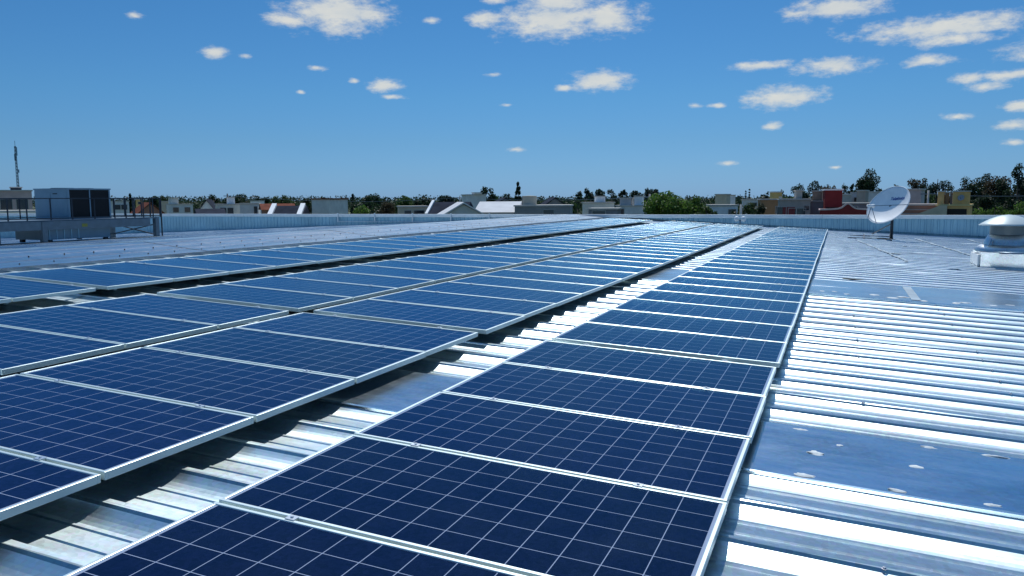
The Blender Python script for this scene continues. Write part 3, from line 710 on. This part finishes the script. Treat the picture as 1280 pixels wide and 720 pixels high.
# centre
house('house', 'low tan walled house left of the dark gabled roof', 499, 534, 259, 95, TAN, off=4, wins=((.3,.8,.4,.7),(.7,1.2,.4,.7)))
def edge_boards(o, w, h, long):
    mb = MB(); mb.bar((-w/2-.38, -.4, h-1.35), (-w/2-.38, long/2, h+.15), .3, .22); mb.build('barge_board', M['white'], o)
house('house', 'house with broad dark slate roof and one white edge', 537, 578, 252.5, 88, BRK, off=-16, roof='side', roofmat=SLATE, rh=1.5, long=5, extra=edge_boards)
house('warehouse', 'pale grey gabled shed in front of the white roof', 553, 606, 254.5, 72, (.50,.53,.54), 'shed', off=4, roof='gable', roofmat=PALE, rh=1.15, long=9)
house('warehouse', 'shed with bright white sloping roof', 596, 643, 252, 92, LGR, 'shed', off=-8, roof='side', roofmat=PALE, rh=1.25, long=9)
house('apartment_block', 'white block with twin boxes rising behind the white sloping roof', 584, 608, 244, 130, LGR, 'building', off=12, long=5, extra=roof_box(.35,.75,.35,WH,'tank_box',-.4,2))
house('house', 'dark grey hipped house behind the tan tank', 612, 652, 248, 140, (.24,.25,.27), off=10, roof='gable', roofmat=SLATE, rh=1.5)
house('house', 'long flat grey house under the round tan tank', 643, 712, 258, 90, (.30,.30,.29), off=-5, long=7, wins=((.62,1.2,.4,.7),), trim=M['concrete'])
house('house', 'house with dark grey pointed roof right of the round tank', 676, 712, 247.5, 125, (.26,.27,.29), off=12, roof='gable', roofmat=SLATE, rh=1.6)
tk = empty('water_tank', at(662, 258, 93)); tk.location.z = at(662, 258, 93).z-.2; tag(tk, 'round tan water tank on the long flat grey house', 'water tank')
mb = MB(); r_ = 9/FPX*93; h_ = 15/FPX*93; mb.lathe([(0.01,0),(r_,0),(r_,h_*.97),(r_*1.04,h_*.97),(r_*1.04,h_),(.01,h_*1.04)], 28); mb.build('tank', wall_mat((.44,.42,.35)), tk, smooth=False)
mb = MB(); mb.bar((-r_-.05,-.1,0),(-r_-.05,-.1,h_),.06); mb.build('ladder', M['dark_steel'], tk)
house('house', 'long cream house with white rooftop box, centre of the town', 731, 768, 254, 110, CRM, off=6, wins=((.3,1.4,1.0,.8),(.7,1.0,1.0,.8)), extra=roof_box(.42,.72,.9,WH))
house('house', 'dark walled low house in front of the cream one', 736, 772, 262, 85, (.23,.24,.26), off=-6, wins=((.35,1.4,.15,.7),))
house('house', 'grey and white house beside the big green tree', 770, 806, 258, 100, LGR, off=-6, wins=((.2,.6,.3,.7),), extra=both(roof_box(.1,.5,1.0,GRY), roof_box(.62,.9,1.25,WH,'tank_box',.5,2)))
house('house', 'tan box house peeking out right of the big green tree', 894, 908, 243.5, 140, TAN, off=-10)
house('house', 'small pure white box house right of the tan one', 910, 919, 244.5, 150, WH, off=10)
house('house', 'low white house between two dark bushes', 888, 922, 257.5, 90, WH, off=8, wins=((.8,.8,.4,.7),))
house('house', 'grey house behind the dark bushes with the narrow cypress', 930, 962, 250, 150, LGR, off=5, wins=((.4,1,.5,.8),))
# right
house('house', 'ochre rooftop house with a white band, left of the grey villa', 965, 977, 240.5, 120, OCH, off=5, trim=M['white'])
house('house', 'orange brick house left of the grey villa', 952, 984, 250, 92, (.40,.24,.13), off=6, wins=((.72,1.0,.75,.8),))
house('villa', 'grey two storey villa with a red door', 976, 1012, 250, 84, (.40,.37,.33), off=4, wins=((.06,.9,.75,.85),(.42,.8,.9,.8),(.7,.9,.9,.75),(.88,.5,.6,.5)), door=(.3,1.25,.75,2.6,DOOR), extra=both(roof_box(.55,.75,.95,(.42,.40,.36)), roof_box(.0,.05,.25,WH,'chimney',.3,.5)))
house('house', 'house with a brown brick upper storey, left of the red tower', 1014, 1034, 252.5, 86, (.36,.37,.38), off=-4, extra=roof_box(.05,.6,1.15,(.33,.25,.20)))
house('house', 'tall dark red block with white parapet, behind the curved gable', 1032, 1052, 238, 82, RED, 'building', off=3, trim=M['white'], door=(.45,1.25,1.75,1.1,OPENING_SHADE), long=5)
cg = house('house', 'low dark red house front with a white edged bell shaped gable', 1028, 1092, 264, 74, RED, off=2, long=6, trim=wall_mat((.62,.48,.46)))
def bell(u): return 1.0*math.exp(-((u-.5)/.085)**2)+.32*math.exp(-((u-.5)/.23)**2)
wv_ = (1092-1028)/FPX*74; hcg = at(1060, 264, 74).z-GROUND
N = 60; mb = MB(); poly = [(-wv_/2+wv_*i/N, hcg+.1+.42*bell(i/N)) for i in range(N+1)]
mb.prism([(-wv_/2, hcg-.5)]+poly+[(wv_/2, hcg-.5)], -.4, -.13); mb.build('gable', wall_mat(RED), cg)
mb = MB()
for a, b in zip(poly, poly[1:]): mb.bar((a[0],-.27,a[1]+.06), (b[0],-.27,b[1]+.06), .36, .14)
mb.build('gable_trim', wall_mat((.62,.48,.46)), cg)
house('house', 'dark grey wall house behind the bell shaped gable', 1054, 1098, 255, 95, (.21,.22,.25), off=5, wins=((.35,.6,.3,.9),))
house('water_tower_box', 'greenish grey rooftop box right of the red block', 1053, 1064, 244, 105, (.42,.45,.42), 'building', off=8)
house('house', 'bright white rooftop house between two grey boxes', 1064, 1072, 241.5, 108, (.78,.80,.80), off=-4, wins=((.7,.4,.6,.5),))
house('house', 'taupe rooftop box house left of the satellite dish', 1071, 1081, 239, 104, (.42,.37,.32), off=-6)
house('house', 'light grey box house hidden partly by the satellite dish', 1083, 1101, 240.5, 110, LGR, off=8)
house('house', 'tall plain grey block right of the satellite dish', 1135, 1150, 237.5, 90, (.48,.46,.46), off=-6, long=4)
rb = house('house', 'low reddish brown house with pale railings, right of the dish', 1128, 1178, 257, 78, BRK, off=4, long=5, trim=wall_mat((.5,.45,.42)))
for i, zz in enumerate((.8, 1.2, 1.6)):
    mb = MB(); w_ = 50/FPX*78; mb.bar((-w_/2, -.2, at(1150, 257, 78).z-GROUND-zz+.4), (w_/2, -.2, at(1150, 257, 78).z-GROUND-zz+.4), .08); mb.build('railing', wall_mat((.5,.42,.40)), rb)
yh = house('house', 'yellow ochre house with rooftop walls and a dark open porch', 1174, 1210, 257.5, 76, (.74,.46,.20), off=-3, long=6, trim=wall_mat((.66,.50,.24)), door=(.60,1.75,.28,1.6,OPENING_SHADE),
           extra=both(roof_box(.0,.20,1.35,(.74,.46,.20),'rooftop_wall',.2,.9), roof_box(.22,.34,1.25,(.30,.20,.12),'rooftop_wall',.6,.8), roof_box(.36,.44,1.2,(.45,.44,.44),'rooftop_wall',1.2,.5), roof_box(.47,.98,1.35,(.74,.46,.19),'rooftop_wall',.1,1.2)))
mb = MB(); w_ = 36/FPX*76; hh_ = at(1192, 257.5, 76).z-GROUND; mb.prism([(-w_/2-1.6, hh_-.75), (-w_/2+.3, hh_+.05), (-w_/2+.9, hh_+.05), (-w_/2+.9, hh_-.9), (-w_/2-1.6, hh_-.9)], -.7, -.14); mb.build('stair_wall', wall_mat((.55,.48,.36)), yh)
d2 = empty('small_satellite_dish', at(1201.5, 247.5, 75.6)); tag(d2, 'small grey satellite dish on the wall of the yellow house', 'satellite dish')
mb = MB(); mb.lathe([(.01,0),(.12,.01),(.22,.035),(.30,.065),(.30,.08),(.2,.05),(.01,.02)], 24); q_ = mb.build('reflector', plain('dish_grey', (.30,.31,.33), .5), d2, smooth=True); q_.rotation_euler = (R(68), 0, R(-25))
mb = MB(); mb.bar((0,0,0), (.05,.45,-.25), .05); mb.bar((0,-.02,-.1), (-.12,-.35,.02), .025); mb.build('arm', M['dark_steel'], d2)

# masts, poles and wires
mast = empty('lattice_mast', (at(23, 238, 150).x, at(23, 238, 150).y, GROUND)); tag(mast, 'tall thin lattice radio mast rising above the pinkish block, far left', 'mast')
Hm = at(21, 183, 150).z-GROUND; mb = MB(); w0, w1 = .32, .14
legs = [[Vector((w*math.cos(R(90+120*k)), w*math.sin(R(90+120*k)), z)) for w, z in ((w0, 0), (w1, Hm))] for k in range(3)]
for a, b in legs: mb.bar(a, b, .06)
mb.build('mast_leg', M['grey_steel'], mast)
mb = MB(); nb = 30
for i in range(nb):
    for k in range(3):
        a = legs[k][0].lerp(legs[k][1], i/nb); b = legs[(k+1) % 3][0].lerp(legs[(k+1) % 3][1], (i+1)/nb); mb.bar(a, b, .05)
mb.build('lattice', M['grey_steel'], mast)
for (dz, x_, h2) in ((.2, .3, 1.6), (1.5, -.25, 1.2), (4.4, .45, .6)):
    mb = MB(); mb.box(x_-.1, x_+.1, -.08, .08, Hm-dz-h2, Hm-dz); mb.bar((0,0,Hm-dz-h2/2), (x_,0,Hm-dz-h2/2), .08); mb.build('antenna', M['unit_paint'], mast)
mb = MB(); mb.tube([(0,0,Hm),(0,0,Hm+1)], .04, 6); mb.build('lightning_rod', M['grey_steel'], mast)
def pole(label, px, yt, depth, r_=.12, col='concrete', cat='pole', arm=True, name='utility_pole'):
    p = at(px, 250, depth); o = empty(name, (p.x, p.y, GROUND)); tag(o, label, cat); h = at(px, yt, depth).z-GROUND
    mb = MB(); mb.tube([(0,0,0),(0,0,h)], [r_*1.3, r_*.8], 10); mb.build('shaft', M[col], o, smooth=True)
    if arm: mb = MB(); mb.bar((-.8,0,h-.4), (.8,0,h-.4), .12); mb.build('crossarm', M['grey_steel'], o)
    return Vector((p.x, p.y, GROUND+h-.35))
p1 = pole('slim concrete pole standing by the dark bushes, behind the twin floodlight', 926.5, 255.5, 78, .13, arm=False)
p2 = pole('dark utility pole beside the long grey house, left', 284.5, 242, 135, .14, 'dark_steel')
p3 = pole('concrete utility pole at the big green tree', 812, 242.5, 105, .14)
p4 = pole('far concrete utility pole left of the twin white boxes', 575, 244.5, 150, .14)
p5 = pole('utility pole between the yellow house and the grey block', 1160, 238, 88, .12)
p6 = pole('utility pole among the green bushes beyond the roof ventilator', 1330, 238.5, 80, .12)
def wire(label, a, b, sag):
    mb = MB(); mb.tube([a.lerp(b, i/24)-Vector((0,0,sag*(1-(2*i/24-1)**2))) for i in range(25)], .03, 5); o = mb.build('power_line', M['grey_steel']); tag(o, label, 'power line')
wire('thin wire across the dark trees at the right', p5, p6, .25)
wire('thin wire above the cream house left of the big green tree', p4, p3, .5)
wire('thin wire above the far trees on the left', p2, p4, .9)

# ------------------------------------------------------------------ trees
def leaf_mat(name, c):
    t = NT(name); t.b.inputs['Roughness'].default_value = .6; t.b.inputs['Specular IOR Level'].default_value = .25
    nn = t.noise(.9, 3); oi = t.n('ShaderNodeObjectInfo')
    r_ = t.ramp(nn.outputs[0], .35, [x*.6 for x in c], .65, [x*1.45 for x in c])
    hs = t.n('ShaderNodeHueSaturation'); t.l(r_.outputs[0], hs.inputs['Color']); mv = t.n('ShaderNodeMapRange'); t.l(oi.outputs['Random'], mv.inputs[0]); mv.inputs[3].default_value = .8; mv.inputs[4].default_value = 1.25
    t.l(mv.outputs[0], hs.inputs['Value']); t.l(hs.outputs[0], t.b.inputs['Base Color'])
    tr = t.n('ShaderNodeBsdfTranslucent'); t.l(hs.outputs[0], tr.inputs['Color']); ms = t.n('ShaderNodeMixShader'); ms.inputs[0].default_value = .35
    t.l(t.b.outputs[0], ms.inputs[1]); t.l(tr.outputs[0], ms.inputs[2]); t.l(ms.outputs[0], t.t.nodes['Material Output'].inputs[0])
    return t.m
LEAF = {'dark': leaf_mat('leaf_dark', (.022,.045,.022)), 'mid': leaf_mat('leaf_mid', (.045,.085,.025)), 'bright': leaf_mat('leaf_bright', (.08,.15,.028)), 'blue': leaf_mat('leaf_bluish', (.028,.055,.042)), 'olive': leaf_mat('leaf_olive', (.07,.075,.03)), 'rust': leaf_mat('leaf_rust', (.06,.05,.028))}
BARK = plain('bark', (.14,.11,.085), .9, 0, .3, 3)
def leaf(mb, p, s, rnd):
    n = Vector((rnd.gauss(0,1), rnd.gauss(0,1), rnd.gauss(.4,1))).normalized(); a = n.orthogonal().normalized(); b = n.cross(a); t = rnd.uniform(0, 6.28)
    a, b = a*math.cos(t)+b*math.sin(t), b*math.cos(t)-a*math.sin(t)
    mb.add([p-a*s, p-b*s*.55, p+a*s, p+b*s*.55], [(0,1,2,3)])
def crown(kind, seed, w, h, z0, ls):
    """leaf clumps inside a crown of half width w and height h standing at z0; returns mesh builder and clump centres"""
    rnd = random.Random(seed); mb = MB(); cl = []
    if kind == 'round':
        for i in range(26):
            a, e = rnd.uniform(0, 6.28), math.asin(rnd.uniform(-.75, 1)); q = rnd.uniform(.45, .85)
            cl.append((Vector((q*math.cos(a)*math.cos(e), q*math.sin(a)*math.cos(e), .55+.40*q*math.sin(e))), rnd.uniform(.2, .36)))
    elif kind == 'open':
        for i in range(20):
            a, e = rnd.uniform(0, 6.28), math.asin(rnd.uniform(-.9, 1)); q = rnd.uniform(.4, .8)
            cl.append((Vector((q*math.cos(a)*math.cos(e), q*math.sin(a)*math.cos(e), .5+.42*q*math.sin(e)/.8)), rnd.uniform(.22, .36)))
    elif kind == 'tall':
        for i in range(20):
            z = rnd.uniform(.08, .92); a = rnd.uniform(0, 6.28); q = rnd.uniform(.2, .75)*(1-.55*z**3)
            cl.append((Vector((q*math.cos(a), q*math.sin(a), z)), rnd.uniform(.26, .42)))
    elif kind == 'conifer':
        for lv in range(8):
            z = .1+.86*lv/7; rr = (1-z)*.9+.12
            for i in range(7):
                a = rnd.uniform(0, 6.28); q = rnd.uniform(.4, .95)*rr
                cl.append((Vector((q*math.cos(a), q*math.sin(a), z+rnd.uniform(-.02, .02))), .10+.12*rr))
    elif kind == 'cypress':
        for i in range(16):
            z = (i+.5)/16; a = rnd.uniform(0, 6.28); q = .35*(1-z)
            cl.append((Vector((q*math.cos(a), q*math.sin(a), z)), .5*(1-z)**.6+.12))
    elif kind == 'bush':
        for i in range(22):
            a = rnd.uniform(0, 6.28); q = rnd.uniform(.1, .85); z = rnd.uniform(.08, .85)*(1-.45*q)
            cl.append((Vector((q*math.cos(a), q*math.sin(a), z)), rnd.uniform(.18, .34)))
    S = Vector((w, w, h)); out_ = []
    for c, r in cl:
        c = Vector((c.x*w, c.y*w, z0+c.z*h)); rx = r*w; rz = max(.6*rx, min(r*h*.6, rx*1.2)) if kind != 'conifer' else h*.055
        if kind in ('tall', 'open', 'round', 'bush'): rx *= 1.08
        n = int(min(420, max(30, 2.3*(rx*rx+2*rx*rz)/(ls*ls))))
        for _ in range(n):
            d = Vector((rnd.gauss(0,1), rnd.gauss(0,1), rnd.gauss(0,1))).normalized()*rnd.random()**.4
            leaf(mb, c+Vector((d.x*rx, d.y*rx, d.z*rz)), ls*rnd.uniform(.6, 1.35), rnd)
        out_.append((c, r))
    return mb, out_
def tree(label, px, yt, wpx, depth, kind='round', col='dark', bottom=.22, name=None, cat='tree', group=None):
    rnd = random.Random(int(px*7+depth))
    p = at(px, 250, depth); h = at(px, yt, depth).z-GROUND; w = wpx/FPX*depth/2*{'tall':1.35,'open':1.38,'cypress':1.0,'conifer':1.15}.get(kind, 1.12)
    t = empty(name or {'conifer':'conifer_tree','cypress':'cypress_tree','bush':'bush'}.get(kind, 'leafy_tree'), (p.x, p.y, GROUND), (0, 0, rnd.uniform(0, 6.28))); tag(t, label, cat, group)
    zb_ = h*bottom; hc_ = (h-zb_)*{'open':1.06,'conifer':1.04}.get(kind, 1.02)
    mb, cl = crown(kind, int(px*31+depth), w, hc_*.96, zb_, max(.16, depth/FPX*1.25))
    mb.build('crown', LEAF[col], t, fix=False)
    mb = MB(); r0 = max(.1, h*.018)
    mb.tube([(0,0,-.2), (.02*h*rnd.uniform(-1,1),.02*h*rnd.uniform(-1,1),h*.35), (0,0,h*.86)], [r0*1.2, r0*.8, r0*.2], 8)
    for e, _ in sorted(cl, key=lambda q: q[1])[-8:]:
        s_ = Vector((0,0,max(h*.15, e.z-abs(w)*.5-h*.08)))
        mb.tube([s_, s_.lerp(e, .5)+Vector((0,0,.02*h)), e], [r0*.55, r0*.35, r0*.1], 6)
    mb.build('trunk', BARK, t, smooth=True)
    return t
G_ = 'trees rising above the town'
# far left and left
tree('dark tree just right of the air conditioner', 144, 243, 12, 170, 'round', 'dark')
tree('pointed dark tree above the middle of the handrail', 163, 243, 7, 260, 'conifer', 'dark', .1)
tree('rounded dark tree above the right end of the handrail', 190, 241.5, 18, 230, 'round', 'dark')
tree('broad mid green tree just right of the handrail end', 208, 243, 22, 210, 'round', 'mid')
tree('low bush behind the parapet, right of the handrail end', 229, 259, 18, 110, 'bush', 'mid', 0, cat='bush')
tree('dark broad tree left of the dark utility pole', 268, 243, 24, 260, 'round', 'dark')
tree('spreading dark tree right of the dark utility pole', 297, 241.5, 30, 250, 'round', 'dark')
tree('rounded tree above the white flat roof', 328, 243, 18, 240, 'round', 'dark')
tree('greener broad tree above the dark sloped roof', 354, 241.5, 28, 230, 'round', 'mid')
tree('dark tree left of the white rendered house', 382, 242.5, 16, 200, 'round', 'dark')
tree('tall dark tree behind the white rendered house', 403, 240.5, 15, 220, 'round', 'dark')
tree('narrow bluish tree right of the white rendered house', 441, 243, 6, 300, 'conifer', 'blue', .1)
tree('light green bush right of the white rendered house', 451, 252, 26, 120, 'bush', 'bright', .5, cat='bush')
tree('dark spreading tree behind the light green bush', 466, 241, 26, 280, 'round', 'dark')
tree('reddish brown tree between the bush and the slate roof', 484, 249, 22, 170, 'round', 'rust')
tree('green tree above the low tan walled house', 505, 243, 26, 230, 'round', 'mid')
tree('dark green tree left of the broad slate roof', 529, 244, 26, 220, 'round', 'dark')
tree('dark tree above the broad slate roof', 556, 241.5, 22, 300, 'round', 'blue')
# centre
tree('ragged leaning dark tree behind the twin white boxes', 607, 229, 19, 170, 'open', 'dark', .35)
tree('layered dark conifer left of the round tan tank', 647.5, 228.5, 15, 180, 'conifer', 'dark', .25)
tree('dark bushy tree beside the layered conifer', 634, 239, 18, 190, 'round', 'dark')
tree('green tree behind the hipped house', 618, 243, 26, 210, 'round', 'mid')
tree('small tree between the pointed roof and the cream house', 717, 247, 16, 130, 'round', 'mid')
tree('olive bush right of the pointed grey roof', 722, 253, 14, 105, 'bush', 'olive', 0, cat='bush')
tree('dark rounded tree behind the cream house', 768, 243, 17, 140, 'round', 'dark')
for i, (px, yt, w_) in enumerate(((723,234,9),(735,233,17),(751,231.5,18),(765,232,15),(779,233,12),(794,232,14),(807,230,16),(820,231.5,17))):
    tree(['narrow first tree of the far bluish tree row', 'second tree from the left in the far bluish row', 'third tree from the left in the far bluish row', 'fourth tree from the left in the far bluish row', 'fifth tree from the left in the far bluish row', 'sixth tree from the left in the far bluish row', 'seventh, tallest tree of the far bluish row', 'last tree of the far bluish row, above the big green tree'][i],
         px, yt, w_, 290+i*4, 'round' if i % 3 else 'open', 'blue', .12, group='far row of bluish trees')
tree('big bright green leafy tree in the middle of the town', 832, 238.5, 62, 84, 'round', 'bright', .4)
tree('bright green lower tree at the right of the big green one', 862, 243, 42, 86, 'round', 'bright', .4)
tree('dark drooping bushy tree left of the tan box house', 884, 246, 30, 82, 'bush', 'mid', .45)
tree('narrow dark cypress above the grey house', 936.5, 234.5, 4.5, 170, 'cypress', 'dark', .05)
tree('second thinner cypress left of the narrow one', 932, 237, 3.2, 180, 'cypress', 'dark', .05)
tree('dark bush left of the slim concrete pole', 920, 252, 24, 82, 'bush', 'dark', .5, cat='bush')
tree('tall dark bush right of the slim concrete pole', 948, 246, 22, 84, 'tall', 'dark', .02)
tree('broad dark bush beside the orange brick house', 938, 249, 34, 95, 'bush', 'mid', .45, cat='bush')
tree('small rounded dark tree above the grey house', 956, 234, 12, 200, 'round', 'blue')
tree('bluish tree above the ochre rooftop house', 974, 233.5, 14, 210, 'open', 'blue')
tree('low green tree behind the grey villa', 992, 240, 32, 150, 'round', 'mid')
# right
tree('spreading open gum tree above the grey villa', 1003, 221, 26, 150, 'open', 'blue', .1)
tree('upright gum tree above the brown brick storey', 1021, 222.5, 16, 155, 'tall', 'blue', .18)
tree('reddish ragged gum tree left above the red block', 1037, 224, 19, 152, 'open', 'rust', .2)
tree('slim tall dark gum tree right of the red block', 1054, 217.5, 13, 150, 'tall', 'dark', .18)
tree('thin sparse gum tree beside the great dark one', 1065, 220, 9, 156, 'open', 'dark', .18)
tree('great rounded dark tree left of the satellite dish', 1084, 209, 37, 145, 'round', 'dark', .18)
tree('dark undergrowth tree below the great dark one', 1096, 234, 24, 140, 'bush', 'dark', .4)
tree('small round olive tree above the satellite dish', 1121, 226.5, 18, 140, 'round', 'olive', .45)
tree('pale ragged gum tree right of the satellite dish', 1140, 217, 22, 130, 'open', 'rust', .18)
tree('dark gum tree in the group right of the dish', 1153, 213, 20, 132, 'round', 'dark', .18)
tree('tallest gum tree in the group right of the dish', 1171, 211, 25, 128, 'open', 'blue', .18)
tree('green bushy tree behind the tall plain grey block', 1162, 236, 28, 100, 'bush', 'mid', .4)
tree('dark tree at the left end of the right-hand wood', 1205, 214, 40, 125, 'round', 'dark', .06)
tree('broad dark tree second in the right-hand wood', 1226, 209, 44, 122, 'round', 'dark', .08)
tree('dark brownish tree third in the right-hand wood', 1246, 208.5, 42, 120, 'round', 'rust', .06)
tree('dark tree below the tall ragged gum, right edge', 1262, 211, 38, 118, 'round', 'dark', .1)
tree('tall ragged gum tree at the right edge', 1271, 201, 27, 112, 'open', 'dark', .12)
tree('gum tree cut by the right edge of the picture', 1289, 207, 26, 110, 'open', 'blue', .1)
tree('dark hedge tree under the right-hand wood', 1240, 238, 60, 112, 'bush', 'dark', .4)
tree('bright green bush right beside the yellow house', 1219, 251, 30, 84, 'bush', 'bright', .5, cat='bush')
tree('bright green bush in the middle beyond the ventilator', 1244, 250, 36, 86, 'bush', 'bright', .5, cat='bush')
tree('bright green bush at the right edge beyond the ventilator', 1272, 246, 40, 84, 'bush', 'bright', .5, cat='bush')
tree('large green bush just outside the right edge', 1305, 244, 46, 86, 'bush', 'bright', .5, cat='bush')
# far-off woods that read as one mass
def wood(name, label, x0, x1, n, d0, d1, yt0, yt1, col, seed, leaves, ls):
    rnd = random.Random(seed); mb = MB()
    for i in range(n):
        px = x0+(x1-x0)*(i+rnd.random())/n; dp = rnd.uniform(d0, d1); p = at(px, 250, dp); top = at(px, rnd.uniform(yt0, yt1), dp).z; h = max(4, top-GROUND); w = rnd.uniform(.4, .8)*h
        for _ in range(leaves):
            d = Vector((rnd.gauss(0,1), rnd.gauss(0,1), rnd.gauss(0,1))).normalized()*rnd.random()**.4
            leaf(mb, Vector((p.x+d.x*w, p.y+d.y*w, GROUND+h*.5+d.z*h*.5)), ls*rnd.uniform(.6, 1.4), rnd)
    o = mb.build(name, LEAF[col], fix=False); tag(o, label, 'wood', kind='stuff')
wood('far_wood', 'far flat line of trees along the horizon', -250, 1600, 230, 520, 800, 243, 246.5, 'blue', 3, 150, .85)
wood('near_wood', 'dark mass of trees between the houses on the left', -60, 720, 120, 260, 420, 244.5, 250, 'dark', 5, 200, .5)
wood('right_wood', 'dark mass of trees between the houses on the right', 690, 1500, 110, 180, 320, 243, 250, 'dark', 9, 220, .42)
